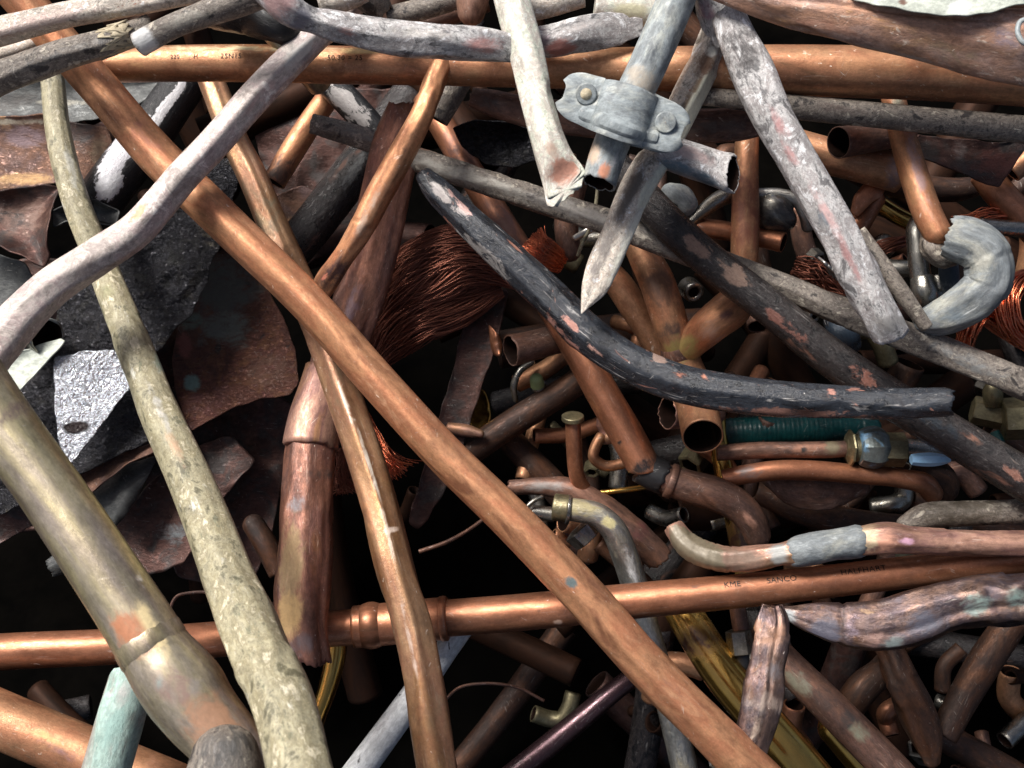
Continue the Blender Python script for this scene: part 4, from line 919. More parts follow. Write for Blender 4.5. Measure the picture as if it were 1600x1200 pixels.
tube('open_pipe', 'short pink white pipe stub with blue flank and a lens-shaped open mouth', 'pipe',
     [(1024,232,52.4,50),(1050,240,52.4,52),(1085,252,52.3,54),(1120,264,52.2,56,.8),(1146,273,52,64,.55)], M['streaky_grey'], dent=0.02, facet=(5,0.18,2.0), segs=56, ends=('none','open'), cut=(0,-0.35), jag=0.08, roll=25,
     tints=[(1060,262,34,10,lin(110,140,158),0.85),(1100,280,30,10,lin(96,120,136),0.8),(1080,240,50,12,lin(206,176,170),0.7)])
tube('tan_pipe', 'tan copper pipe with pink flakes, its foot plugged with grimy paste', 'pipe',
     [(1388,120,56.4,34),(1402,180,56,37),(1418,240,55.4,42),(1435,295,54.8,44),(1452,340,54.4,44),(1466,366,54.2,42)], M['copper'], dent=0.025, ends=('none','dome'),
     tints=[(1430,250,80,9,lin(196,150,140),0.8),(1400,150,30,12,lin(196,190,160),0.7),(1445,320,40,10,lin(206,140,110),0.6),(1420,290,40,8,lin(190,128,66),0.6)])
tube('grime_plug', 'lump of fibrous grey brown grime at the foot of the tan pipe', 'lump',
     [(1452,366,55,30),(1462,384,54.8,50),(1478,392,54.8,52),(1494,380,54.8,30)], M['dirty_grey'], ends=('dome','dome'), dent=0.12, crumple=0.25)
x = tube('bent_hose', 'thick grey lead-wrapped elbow curling like a hook beside the tan pipe', 'elbow',
     [(1482,368,53.2,62),(1498,372,53,70),(1526,384,52.8,72),(1545,412,52.7,72),(1541,444,52.8,72),(1520,468,53,70),(1496,484,53.3,64),(1470,496,53.8,56),(1446,504,54.4,42)],
     M['hook_lead'], dent=0.04, crumple=0.05, facet=(7,0.12,1.0), segs=64, ends=('open','dome'), jag=0.12, step=0.0010, tints=[(1530,400,30,26,lin(176,174,160),0.6),(1490,490,30,14,lin(116,132,142),0.6)])
tube('long_stick', 'long thin grey weathered pipe from the middle to the side edge, under the black pipes', 'pipe',
     [(488,193,59.2,31),(520,202,59.2,33),(560,214,59,35),(660,252,58.6,38),(760,285,58.2,39),(860,318,57.6,40),(960,350,57.2,41),(1060,388,56.8,42),(1130,414,56.6,42),(1200,440,56.4,42),(1330,492,55.6,44),(1400,520,55,45),(1500,560,54.6,47),(1660,626,54,50)],
     M['dirty_grey'], dent=0.014, facet=(6,0.14,4.0), segs=44, ends=('open','none'), jag=0.06,
     tints=[(740,280,120,13,lin(176,170,158),0.8),(560,212,60,10,lin(120,116,112),0.6),(900,330,120,12,lin(160,154,146),0.75),(1520,568,80,14,lin(140,142,140),0.6)])
tube('tarred_pipe', 'long curved black tarred pipe with scraped pink copper, ending in a ragged mouth', 'pipe',
     [(664,276,55,28),(676,290,54.8,38),(715,330,54.6,47),(780,391,54.2,55),(850,456,53.8,58),(915,520,53.4,62),(980,566,53,61),(1050,596,52.6,60),(1150,616,52.2,58),(1300,628,51.8,52),(1400,631,51.6,48),(1482,629,51.4,46)],
     M['tar'], dent=0.014, facet=(7,0.10,3.4), segs=56, ends=('dome','open'), jag=0.22, wall=0.0014,
     tints=[(815,470,60,9,lin(190,124,104),0.62),(880,545,50,10,lin(196,128,110),0.62),(760,400,60,12,lin(160,156,152),0.6),(890,505,24,7,lin(206,140,120),0.6),(925,545,26,5,lin(214,160,140),0.62),(1250,645,150,8,lin(140,96,80),0.62),(1300,612,10,6,lin(196,130,110),0.62),(720,320,40,8,lin(206,160,150),0.58),(1030,560,14,10,lin(170,140,124),0.62),(700,310,60,12,lin(190,180,174),0.55),(870,520,90,14,lin(176,120,104),0.55)])
tube('scorched_pipe', 'fat scorched black pipe running beneath the tarred pipe out to the side edge', 'pipe',
     [(950,246,56,46),(990,290,55.8,52),(1040,345,55.6,55),(1100,400,55.4,55),(1200,478,55.2,57),(1300,560,55.2,60),(1400,628,55.2,62),(1500,688,55,64),(1660,785,54.4,68)],
     M['black_rough'], dent=0.02, ends=('open','none'),
     tints=[(1090,385,30,14,lin(150,116,96),0.7),(1150,430,40,16,lin(140,110,92),0.7),(1230,510,50,12,lin(140,88,72),0.7),(1350,590,30,14,lin(150,92,72),0.6),(1580,740,30,14,lin(150,100,80),0.6),(1470,670,50,14,lin(50,58,66),0.6)])

# ------------------------------------------------------------------ lower side: patched and torn pipes
p = tube('patched_pipe', 'bent pipe with a lead-patched joint and a kink, lying on the printed copper pipe', 'pipe',
     [(1052,822,56,30),(1068,846,55.6,38),(1100,866,55,42),(1150,874,54.4,40),(1195,870,54,38),(1220,866,53.6,34),(1245,862,53.4,42),(1300,852,53,44),(1350,845,52.8,47),(1388,841,52.6,49),(1420,844,52.6,44),(1480,847,52.6,42),(1660,852,52.4,42)],
     M['purple_copper'], dent=0.014, facet=(7,0.10,2.0), segs=48, ends=('open','none'), jag=0.15, bumps=tuple((0.05 + 0.022 * k, 0.0009, -0.05) for k in range(8)),
     tints=[(1085,858,70,34,lin(112,100,76),1.1),(1150,874,44,20,lin(128,100,80),0.9),(1215,866,16,20,lin(150,150,146),0.9),(1350,842,30,22,lin(206,180,136),0.8),(1385,846,18,20,lin(206,140,106),0.8),(1330,835,24,6,lin(214,176,96),0.8),(1418,846,12,6,lin(206,150,176),0.8)])
sleeve(p, 'lead_patch', M['hook_lead'], 0.345, 0.50, 1.16, dent=0.06, crumple=0.10, jag=0.2, ends=('dome','dome'))
p = tube('torn_pipe', 'torn and twisted purple copper pipe ending in a point, with turquoise stains', 'pipe',
     [(1203,950,52.4,4,.6),(1222,954,52.3,14,.5),(1245,962,52.2,34,.45),(1280,970,52,56,.4),(1310,977,51.9,68,.45),(1345,981,51.8,76,.5),(1400,976,51.6,84,.5),(1440,964,51.4,86,.5),(1475,951,51.4,78,.6),(1530,941,51.2,80,.7),(1600,934,51,82,.75),(1680,926,51,84,.8)],
     M['purple_grey'], dent=0.012, crumple=0.03, facet=(5,0.19,1.5), segs=80, ends=('dome','none'), bumps=((0.235,0.0009,-0.09),(0.565,0.0010,-0.10),(0.62,0.0006,-0.05)), creases=((70,0.10,10),),
     tints=[(1525,945,26,20,lin(120,142,134),0.7),(1590,935,20,22,lin(116,140,132),0.65),(1395,1005,18,10,lin(112,124,122),0.85),(1370,1000,24,14,lin(150,112,98),0.6),(1290,985,30,24,lin(84,82,96),0.8),(1440,972,34,24,lin(78,78,92),0.8),(1345,975,24,20,lin(140,110,100),0.6),(1315,978,5,34,lin(60,54,54),0.7),(1232,962,20,12,lin(150,156,156),0.8),(1355,955,16,5,lin(200,156,104),0.6),(1340,975,30,20,lin(150,130,144),0.6)])
tube('crushed_pipe', 'short crushed brown pipe standing upright with a pinched rim and a deep crease', 'pipe',
     [(1207,948,52.3,36,.2),(1208,962,52.1,46,.35),(1204,1000,51.8,57,.5),(1196,1046,51.5,56,.6),(1194,1060,51.4,62,.6),(1188,1100,51.2,64,.65),(1174,1155,51,58,.7),(1158,1230,50.8,56,.7)],
     M['purple_grey'], dent=0.012, crumple=0.03, facet=(5,0.18,1.3), segs=72, ends=('cap','none'), jag=0.25, bumps=((0.40,0.0009,-0.14),(0.2,0.0008,-0.06)), creases=((110,0.12,9),),
     tints=[(1196,990,20,40,lin(160,112,80),0.7),(1200,1100,18,50,lin(150,130,116),0.6),(1210,1050,20,12,lin(100,94,98),0.7),(1180,1140,24,10,lin(170,150,130),0.6)])
tube('brass_pipe', 'shiny golden brass pipe leaning down behind the upright crushed pipe', 'pipe',
     [(1062,948,59.6,56),(1085,985,59,60),(1130,1052,58.2,64),(1190,1125,57.4,66),(1250,1195,56.8,70),(1310,1270,56.4,72)], M['brass'], dent=0.012, ends=('none','none'), tints=[(1090,1000,40,40,lin(96,60,40),0.7)])
tube('grimy_pipe', 'grimy brown green pipe running parallel beside the golden brass pipe', 'pipe',
     [(1180,980,60.4,46),(1215,1022,59.8,50),(1270,1078,59,54),(1330,1138,58.4,56),(1400,1210,58,58),(1450,1265,58,58)], M['dull_copper'], dent=0.03, ends=('none','none'),
     tints=[(1250,1070,30,14,lin(140,136,112),0.8),(1290,1095,30,24,lin(84,64,56),0.7),(1340,1140,24,14,lin(130,130,104),0.7),(1325,1125,20,16,lin(70,60,56),0.8)])
tube('brass_pipe', 'low golden brass pipe peeping out beneath the grimy brown green pipe', 'pipe',
     [(1300,1135,62.4,50),(1340,1180,62,54),(1390,1240,61.6,56),(1430,1290,61.4,56)], M['brass'], dent=0.012, ends=('dome','none'))
tube('pointed_pipe', 'brown copper pipe narrowing to a pointed lower end below the torn pipe', 'pipe',
     [(1370,985,60,40),(1388,1015,59.8,44),(1410,1065,59.4,52),(1430,1110,59.2,58,.8),(1446,1150,59,50,.6),(1456,1190,59,26,.5)], M['gap_copper'], dent=0.02, facet=(5,0.2,1.8), segs=48, ends=('none','dome'), creases=((70,0.12,18),))
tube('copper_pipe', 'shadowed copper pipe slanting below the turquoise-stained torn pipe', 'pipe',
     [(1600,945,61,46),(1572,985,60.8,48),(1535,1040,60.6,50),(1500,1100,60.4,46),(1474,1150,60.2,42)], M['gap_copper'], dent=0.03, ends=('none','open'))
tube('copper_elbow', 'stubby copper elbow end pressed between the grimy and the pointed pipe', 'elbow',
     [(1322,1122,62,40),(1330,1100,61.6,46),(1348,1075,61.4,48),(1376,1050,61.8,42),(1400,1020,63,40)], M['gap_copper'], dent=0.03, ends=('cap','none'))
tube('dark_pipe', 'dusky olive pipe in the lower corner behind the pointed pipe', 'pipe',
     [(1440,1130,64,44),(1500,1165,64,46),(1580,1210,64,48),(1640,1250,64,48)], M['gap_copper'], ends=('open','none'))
e = empty('hose_fitting', 'grey plastic hex nut on a short tube hanging beside the upright crushed pipe', 'fitting', 0, 0, 0)
tube('tube_stem', None, None, [(1150,935,58.6,26),(1158,985,58.4,26)], M['dull_copper'], parent=e, ends=('none','none'))
tube('hex_nut', None, None, [(1153,986,58.3,40),(1158,1020,58.2,42)], M['steel'], parent=e, segs=6, smooth=False, dent=0.0, ends=('cap','cap'))
tube('rubber_ring', None, None, [(1158,1020,58.3,26),(1160,1040,58.3,24)], M['rubber'], parent=e, ends=('none','dome'))
tube('plated_pipe', 'dark purple plated pipe rising out of the black gap below the long copper pipe', 'pipe',
     [(1000,1050,60.6,30),(975,1068,60.4,31),(900,1130,60,34),(780,1228,59.6,37)], M['dark_plum'], dent=0.008, ends=('open','none'))
tube('white_pipe', 'glossy white pipe with black chips in the dark gap, running below the press coupling', 'pipe',
     [(735,965,58.8,34),(706,1003,58.4,37),(650,1082,57.8,42),(580,1178,57,46),(530,1245,56.8,48)], M['white_gloss'], dent=0.008, ends=('open','none'))
tube('bent_tube', 'bent golden brown tube showing behind the torn end of the flattened pipe', 'pipe',
     [(528,985,59.6,30),(524,1025,59.4,32),(512,1075,59.2,30),(498,1115,59,27),(482,1160,59,26)], M['brass'], dent=0.03, ends=('none','open'))

# ------------------------------------------------------------------ middle: elbows, branch and bent tubes
tube('copper_pipe', 'straight copper pipe passing under the tarred pipe to a scorched elbow', 'pipe',
     [(664,150,64.6,40),(700,212,64,42),(760,310,63,44),(830,425,62,47),(900,540,60.8,50),(940,612,60.2,52),(985,690,59.8,54),(1006,730,59.6,52)], M['red_copper'], dent=0.014, ends=('none','open'), cut=(0,0.5),
     tints=[(720,250,60,20,lin(112,72,60),0.7),(790,350,60,24,lin(120,80,70),0.7),(968,692,4,4,DRK,0.9),(1006,728,12,30,lin(40,36,36),0.9)])
p = tube('copper_elbow', 'brown copper elbow with a black scorched socket, bending down from the straight copper pipe', 'elbow',
     [(1006,730,59.8,50),(1022,740,59.6,48),(1040,748,59.5,48),(1075,760,59.4,52),(1118,772,59.2,54),(1150,788,59.2,52),(1172,810,59.2,48),(1184,838,59.6,42)], M['dull_copper'], dent=0.012, ends=('cap','dome'), tints=[(1172,812,18,8,lin(200,140,110),0.7)])
sleeve(p, 'scorched_socket', M['rubber'], 0.0, 0.17, 1.10, dent=0.05, jag=0.2)
sleeve(p, 'socket_ring', M['dull_copper'], 0.19, 0.25, 1.14)
e = empty('branch_fitting', 'old copper branch fitting with a flanged upright stub and torn grey arm', 'fitting', 0, 0, 0)
tube('stub', None, None, [(895,652,60,24),(897,700,60.6,25),(902,745,61.4,25),(912,768,62,28)], M['red_copper'], parent=e, dent=0.012, ends=('open','none'))
tube('flange', None, None, [(895,650,59.9,35),(895,656,60,35)], M['nut_brass'], parent=e, step=0.0008, ends=('cap','cap'), dent=0.01)
tube('arm', None, None, [(795,762,62,24),(840,760,62,28),(890,766,62,40),(935,792,62,46),(985,830,62.2,46),(1030,872,62.8,44)], M['dull_copper'], parent=e, dent=0.05, crumple=0.1, ends=('open','open'), jag=0.2,
     tints=[(850,760,40,10,lin(140,130,124),0.7),(1000,830,20,20,lin(120,62,60),0.7)])
e = empty('bent_tap_tube', 'bent plated tube with a collar nut, dull brass turning silver', 'tube', 0, 0, 0)
p = tube('tube', None, None, [(866,792,58.6,36),(900,797,58.4,37),(932,804,58.4,38),(956,824,58.5,40),(974,862,58.8,42),(990,910,59.2,42),(1010,980,59.6,40),(1034,1060,59.4,40),(1058,1150,59.2,42),(1078,1240,59,42)], M['chrome_brass'], parent=e, dent=0.025, ends=('open','none'),
     tints=[(910,797,40,16,lin(170,156,104),0.75),(950,815,14,12,lin(214,200,130),0.8),(990,900,60,9,lin(206,206,206),0.6)])
o_path[p.name] = o_path[p.name]
sleeve(p, 'collar', M['nut_brass'], 0.0, 0.045, 1.18, dent=0.02)
tube('lock_ring', None, None, [(886,796,58.5,47),(890,796.5,58.5,47)], M['steel'], parent=e, step=0.0008, ends=('cap','cap'))
tube('hex_nut', None, None, [(905,826,60,56),(920,842,60,50)], M['steel'], parent=e, segs=6, smooth=False, ends=('cap','cap'), dent=0.0)
tube('chrome_hook', 'small chrome hook and tube beside the collar nut', 'hook', [(848,776,60.6,7),(832,784,60.4,7),(822,796,60.4,7),(828,806,60.6,7)], M['steel'], segs=14, ends=('cap','cap'))
tube('chrome_stub', 'short dark chrome stub between the hook and the collar nut', 'tube', [(832,800,61,22),(866,804,61,24)], M['steel'], ends=('dome','none'))

p = tube('tee_pipe', 'brown copper tee with a golden heel, stubby side arm and round black mouth', 'fitting',
     [(985,355,61.6,42),(1005,398,61,48),(1022,430,60.6,54),(1040,480,60.2,56),(1052,520,60.2,54),(1064,556,60.6,54),(1078,596,60.4,60),(1090,640,58.6,64),(1098,682,56.4,64)],
     M['orange_copper'], dent=0.02, ends=('none','open'), wall=0.0009, tints=[(1030,450,40,40,lin(120,78,50),0.7),(1050,515,14,30,lin(100,72,56),0.8),(1060,550,24,30,lin(176,150,60),0.85),(1090,630,60,40,lin(140,88,56),0.5)])
sleeve(p, 'socket_bead', M['dull_copper'], 0.52, 0.555, 1.10, ends=('dome','dome'))
tube('side_arm', None, None, [(1062,556,60.6,44),(1088,528,59.6,52),(1112,506,58.8,58),(1140,484,58.8,62),(1160,462,59.4,54),(1164,440,60.4,50)], M['copper'], parent=p, dent=0.03, crumple=0.05, ends=('none','none'),
     tints=[(1072,545,24,24,lin(176,150,60),0.8),(1135,490,14,8,lin(120,72,60),0.8),(1110,520,20,20,lin(214,160,130),0.6)])
tube('copper_pipe', 'glossy orange copper stub beside the tee, its rounded end under the pointed split pipe', 'pipe',
     [(950,424,62.4,40),(968,446,62.2,44),(990,480,62.2,44),(1020,528,62.6,42),(1040,560,63,42)], M['orange_copper'], dent=0.012, ends=('dome','none'))
tube('steel_nut', 'small bright steel nut lying in the dark beside the tee', 'nut', [(1074,448,62.2,34),(1084,457,61.4,33)], M['steel'], step=0.0008, ends=('none','open'), wall=0.004, segs=24)
tube('open_pipe', 'copper pipe end with a jagged bright rim, peeking out behind the tee', 'pipe', [(1120,640,62.6,46),(1075,644,61.6,48),(1042,646,61,52)], M['purple_copper'], ends=('none','open'), jag=0.12, wall=0.0008)
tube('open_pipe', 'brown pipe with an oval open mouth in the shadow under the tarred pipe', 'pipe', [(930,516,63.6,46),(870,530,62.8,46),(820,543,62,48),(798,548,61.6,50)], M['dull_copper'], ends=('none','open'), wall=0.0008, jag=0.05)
sheet('copper_scrap', 'crumpled bright copper flake wedged against the oval open pipe', [(764,508,62.8),(776,518,62.2),(784,536,62.6),(782,556,62.2),(770,552,62.8),(766,532,62.4)], 62.2, M['red_copper'], wr=0.002, wf=200, rings=8, nper=40, cat='scrap')
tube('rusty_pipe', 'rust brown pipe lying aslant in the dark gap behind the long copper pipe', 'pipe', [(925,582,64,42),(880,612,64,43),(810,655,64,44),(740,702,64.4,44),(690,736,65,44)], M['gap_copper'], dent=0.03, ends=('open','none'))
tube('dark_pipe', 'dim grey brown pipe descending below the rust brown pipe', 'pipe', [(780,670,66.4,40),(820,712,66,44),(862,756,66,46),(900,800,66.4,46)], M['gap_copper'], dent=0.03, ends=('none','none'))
sheet('dark_strip', 'black purple flat strip hanging down in the gap behind the long copper pipe', [(735,455,64.4),(795,452,64.4),(775,540,64),(742,640,63.6),(700,760,63.4),(655,830,63.4),(636,820,63.4),(672,700,63.6),(705,590,64)], 63.9, M['dark_sheet'], wr=0.001, cat='metal strip')
tube('copper_tip', 'tiny pointed copper tip shining in the gap', 'scrap', [(700,668,63.4,16),(730,673,63,20),(752,678,62.8,12)], M['purple_copper'], ends=('none','dome'))
sheet('amber_strip', 'amber brass strip standing in the gap between the dark strip and the rust brown pipe', [(735,600,66.6),(760,612,66.4),(768,650,66.2),(752,690,66.2),(728,650,66.4)], 66.4, M['brass'], wr=0.0006, rings=10, nper=60)
e = empty('valve_cap', 'pale green plastic cap on a chrome stem in the dark centre', 'cap', 0, 0, 0)
tube('cap', None, None, [(838,592,63.4,21),(840,602,63.8,22)], M['green_plastic'], parent=e, step=0.0008, ends=('dome','none'), segs=20)
tube('stem', None, None, [(841,602,63.9,24),(848,618,64.6,22)], M['steel'], parent=e, ends=('cap','none'), segs=20)
tube('chrome_hoop', 'curved chrome hoop glinting beside the pale green cap', 'hoop', [(832,566,64.6,9),(812,580,64.4,11),(803,602,64.4,11),(806,626,64.8,8)], M['steel'], segs=14, ends=('dome','dome'))
tube('dark_tube', 'slim brown tube crossing under the tee', 'tube', [(1120,655,64.2,28),(1128,720,64,31),(1142,780,64,32),(1156,850,64.4,33),(1170,930,65,33)], M['brass'], dent=0.02, ends=('none','none'), tints=[(1160,860,60,30,lin(110,70,48),0.8)])
tube('copper_loop', 'small squared copper loop behind the straight copper pipe', 'loop', [(985,722,62.6,17),(940,726,62.6,17),(928,716,62.6,17),(932,694,62.8,17),(940,680,63,16)], M['orange_copper'], segs=16, ends=('none','none'))
tube('thread_stub', 'ribbed copper thread stub behind the straight copper pipe', 'fitting', [(950,648,63.4,34),(952,664,63.4,40),(953,672,63.4,34),(955,684,63.4,40),(956,692,63.4,30)], M['purple_copper'], segs=20, ends=('cap','cap'))
tube('thin_rod', 'thin bright brass rod glinting below the scorched elbow', 'rod', [(930,771,62.4,9),(980,765,62.2,9),(1030,757,62.4,9)], M['brass'], segs=12, ends=('cap','none'))
for lb, pts, sr in (('thin copper wire curving from behind the long copper pipe', [(770,800,60,6),(735,826,60,6),(700,846,60,7),(655,862,60,7)], 12),
                    ('thin bent wire loop beside the olive crusted pipe', [(262,985,52,5),(266,950,52,5),(276,932,52,5),(300,926,52,5),(345,926,52,5)], 12),
                    ('fine dark wire arch in the black lower gap', [(690,1100,62,5),(715,1076,62,5),(760,1068,62,5),(810,1075,62,5),(850,1095,62,5)], 12)):
    tube('wire', lb, 'wire', pts, M['dull_copper'], segs=sr, ends=('cap','cap'), dent=0.02)

# fittings at the side
e = empty('compression_fitting', 'copper tube with a brass compression fitting and a pale blue painted nut', 'fitting', 0, 0, 0)
tube('copper_tube', None, None, [(1120,708,60,25),(1180,704,59.8,26),(1250,703,59.6,26),(1306,702,59.4,26),(1324,701,59.4,25)], M['dull_copper'], parent=e, dent=0.03, ends=('none','none'), tints=[(1300,700,14,14,lin(130,116,84),0.8),(1256,702,6,5,DRK,0.8),(1270,698,50,8,lin(170,110,76),0.6)])
tube('brass_flange', None, None, [(1322,700,59.2,34),(1328,700,59.2,60),(1334,700,59.2,44)], M['nut_brass'], parent=e, segs=8, smooth=False, step=0.001, ends=('cap','cap'))
tube('brass_body', None, None, [(1332,700,59.2,44),(1346,700,59.1,44)], M['nut_brass'], parent=e, segs=24, ends=('cap','cap'))
tube('blue_nut', None, None, [(1343,699,58.9,56),(1350,699,58.9,62),(1376,699,58.9,62),(1382,699,58.9,54)], M['blue_paint'], parent=e, segs=8, smooth=False, dent=0.0, ends=('cap','cap'))
tube('brass_nut', None, None, [(1380,702,58.9,54),(1412,703,58.8,54)], M['nut_brass'], parent=e, segs=6, smooth=False, dent=0.0, ends=('cap','cap'))
tube('tail_tube', None, None, [(1408,701,58.9,32),(1440,702,59,31),(1490,706,59.4,30)], M['steel'], parent=e, ends=('none','none'))
tube('blue_pin', 'pale blue plastic pin lying below the compression fitting', 'pin', [(1424,718,57.2,17),(1430,718,57.2,19),(1468,718,57,19),(1484,718,57,10)], M['blue_plastic'], segs=6, smooth=False, dent=0.0, ends=('cap','cap'))
p = tube('copper_tube', 'red brown copper tube with a downturned closed end below the blue nut', 'pipe', [(1130,748,59.8,28),(1160,742,59.6,30),(1210,735,59.4,31),(1260,735,59.4,32),(1340,741,59.4,30),(1410,748,59.4,31),(1444,756,59.4,34),(1458,772,59.8,32)], M['red_copper'], dent=0.025, ends=('open','dome'), tints=[(1170,738,20,14,lin(130,116,110),0.7)])
tube('end_ring', 'dull grey ring around the downturned tube end', 'ring', [(1448,742,60.4,60),(1462,750,60.6,62),(1470,764,60.8,58)], M['gap_copper'], ends=('dome','dome'))
tube('crumpled_foil', 'crumpled dark copper foil below the red brown tube', 'scrap', [(1200,752,61,20,.4),(1240,768,60.8,40,.4),(1300,772,60.8,44,.4),(1350,760,61,24,.4)], M['dull_copper'], crumple=0.35, dent=0.1, ends=('dome','dome'))
tube('ribbed_hose', 'dark teal ribbed hose in the shadow under the tarred pipe', 'hose', [(1120,676,64.6,46),(1220,671,64.2,50),(1310,668,64,48),(1360,668,64,40)], M['teal'], ends=('dome','dome'), dent=0.0, step=0.0011,
     bumps=tuple((0.05 + 0.03 * k, 0.0016, -0.12) for k in range(30)))
tube('teal_clip', 'small bright teal clip by the brass fittings', 'clip', [(1552,676,59.8,18),(1562,692,59.6,16),(1572,706,59.8,8)], M['teal'], segs=8, smooth=False, ends=('cap','dome'))
for lb, pts, sg, mt in (('dull brass hex nut under the long thin grey pipe, next to the teal clip', [(1520,640,60.8,44),(1568,650,60.4,46)], 6, 'nut_brass'),
                    ('big brown brass hex nut cut off by the side edge', [(1568,655,59.6,66),(1640,652,59,70)], 6, 'nut_brass'),
                    ('small round brass plug standing above the brass hex nut', [(1552,632,60,28),(1552,606,59.6,27),(1554,598,59.6,20)], 24, 'nut_brass')):
    tube('hex_nut' if sg == 6 else 'brass_plug', lb, 'nut' if sg == 6 else 'plug', pts, M[mt], segs=sg, smooth=sg != 6, dent=0.0, ends=('cap','cap'))
tube('dark_pipe', 'dark olive grey capped pipe above the kinked patched pipe', 'pipe', [(1412,820,56.8,26),(1440,808,56.6,38),(1500,803,56.4,40),(1570,800,56.2,38),(1660,796,56.2,40)], M['dirty_grey'], dent=0.03, ends=('dome','none'), tints=[(1500,800,80,30,lin(84,74,60),0.7)])
sheet('grey_flap', 'grey zinc flap sticking out at the side edge above the brass nuts', [(1560,590,60),(1600,600,59.6),(1660,612,59.4),(1660,640,59.6),(1600,626,60)], 59.9, M['grey_sheet'], wr=0.001, rings=10, nper=60)
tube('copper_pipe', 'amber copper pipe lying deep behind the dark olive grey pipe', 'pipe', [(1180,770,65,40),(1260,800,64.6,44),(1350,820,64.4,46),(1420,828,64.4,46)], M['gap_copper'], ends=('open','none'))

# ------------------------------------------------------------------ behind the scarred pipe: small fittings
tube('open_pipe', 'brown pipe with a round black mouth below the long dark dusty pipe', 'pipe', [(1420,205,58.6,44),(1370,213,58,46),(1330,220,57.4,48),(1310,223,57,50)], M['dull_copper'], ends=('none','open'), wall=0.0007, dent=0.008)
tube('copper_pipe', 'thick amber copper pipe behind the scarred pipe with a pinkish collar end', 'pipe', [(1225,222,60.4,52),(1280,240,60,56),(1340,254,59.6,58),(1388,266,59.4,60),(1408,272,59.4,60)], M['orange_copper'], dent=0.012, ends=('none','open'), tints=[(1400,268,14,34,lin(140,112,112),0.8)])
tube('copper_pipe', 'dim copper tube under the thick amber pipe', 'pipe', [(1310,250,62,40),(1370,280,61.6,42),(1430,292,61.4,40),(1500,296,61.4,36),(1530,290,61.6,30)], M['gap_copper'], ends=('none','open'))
sheet('copper_sheet', 'dark red triangular copper sheet below the long dark dusty pipe', [(1432,210,57.2),(1480,216,57),(1560,224,56.6),(1612,214,56.4),(1590,250,56.2),(1562,292,56),(1540,288,56.2),(1490,266,56.6),(1440,246,57.2)], 56.8, M['dark_sheet'], wr=0.0012, tints=[(1560,255,40,24,lin(120,58,40),0.8),(1500,235,14,20,lin(130,110,104),0.6)])
tube('copper_pipe', 'pinkish copper pipe at the side edge below the triangular sheet', 'pipe', [(1536,270,59.4,44),(1560,300,59,46),(1590,332,58.8,46),(1650,395,58.6,48)], M['red_copper'], ends=('open','none'), dent=0.015)
tube('copper_pipe', 'orange copper pipe tip poking out by the triangular sheet corner at the side edge', 'pipe', [(1640,222,58,36),(1604,250,58,36),(1580,270,58.2,34)], M['orange_copper'], ends=('none','open'))
tube('copper_pipe', 'upright red brown copper pipe in the gap beside the scarred pipe', 'pipe', [(1168,190,60.6,36),(1166,260,60.4,38),(1165,310,60.2,42),(1164,370,60,44),(1162,430,60.2,42)], M['orange_copper'], dent=0.02, ends=('none','none'), tints=[(1165,330,80,40,lin(140,74,44),0.7)])
tube('copper_pipe', 'pink copper tube with a rolled open end crossing behind the upright red brown pipe', 'pipe', [(1088,354,61.8,28),(1130,360,61.6,30),(1180,370,61.4,30),(1212,376,61,31),(1224,379,60.8,32)], M['red_copper'], ends=('dome','open'), wall=0.0007)
tube('steel_elbow', 'dark steel elbow beside the upright red brown pipe, leading to a round cap', 'elbow', [(1078,348,61.4,16),(1098,330,61.2,22),(1122,312,61,26),(1150,300,61.2,28)], M['steel'], dent=0.02, ends=('dome','none'))
tube('steel_fitting', 'round black steel fitting with concentric rings under the scarred pipe', 'fitting', [(1188,322,61.8,44),(1200,326,61.4,58),(1214,334,61,62),(1222,340,60.8,54),(1226,343,60.7,40),(1228,344,60.9,34)], M['steel'], dent=0.01, ends=('none','cap'), tints=[(1225,342,40,40,lin(60,60,62),0.8)])
tube('steel_tube', 'thin bent steel tube arching over the round black fitting', 'tube', [(1184,303,61,18),(1220,304,60.6,19),(1246,314,60.4,20),(1258,336,60.4,20),(1262,356,60.8,18)], M['chrome_brass'], ends=('none','dome'), segs=20)
tube('zinc_lump', 'rounded grey zinc fitting with a small hole below the lens-shaped pipe mouth', 'fitting', [(1046,300,62.4,30),(1062,312,61.6,46),(1074,322,61.2,36)], M['lead'], ends=('dome','dome'), dent=0.06, tints=[(1055,322,5,5,DRK,0.9)])
tube('folded_copper', 'folded red copper foil leaf behind the scarred pipe', 'scrap', [(1335,335,60.4,14,.3),(1350,310,60,30,.3),(1372,290,60,26,.3),(1380,282,60.2,10,.3)], M['red_copper'], crumple=0.2, dent=0.08, ends=('open','dome'))
tube('copper_pipe', 'short red copper stub under the folded foil leaf', 'pipe', [(1368,310,61.6,32),(1350,336,61.2,36),(1336,362,61,36)], M['red_copper'], ends=('dome','none'))
tube('brass_tube', 'crossed thin brass tube behind the tan pipe', 'tube', [(1360,310,63,26),(1400,336,62.8,26),(1450,360,62.8,26)], M['brass'], ends=('none','none'))
e = empty('steel_trap_tube', 'polished steel bent tube with a socket cap beside the hook-shaped lead elbow', 'tube', 0, 0, 0)
tube('tube', None, None, [(1440,338,57.8,26),(1432,356,57.4,30),(1434,390,57.2,32),(1438,430,57.2,32),(1442,446,57.2,32)], M['steel'], parent=e, dent=0.01, ends=('dome','none'))
tube('socket', None, None, [(1441,434,57.1,36),(1446,460,57,40),(1452,474,57.4,30)], M['steel'], parent=e, dent=0.01, ends=('cap','dome'))
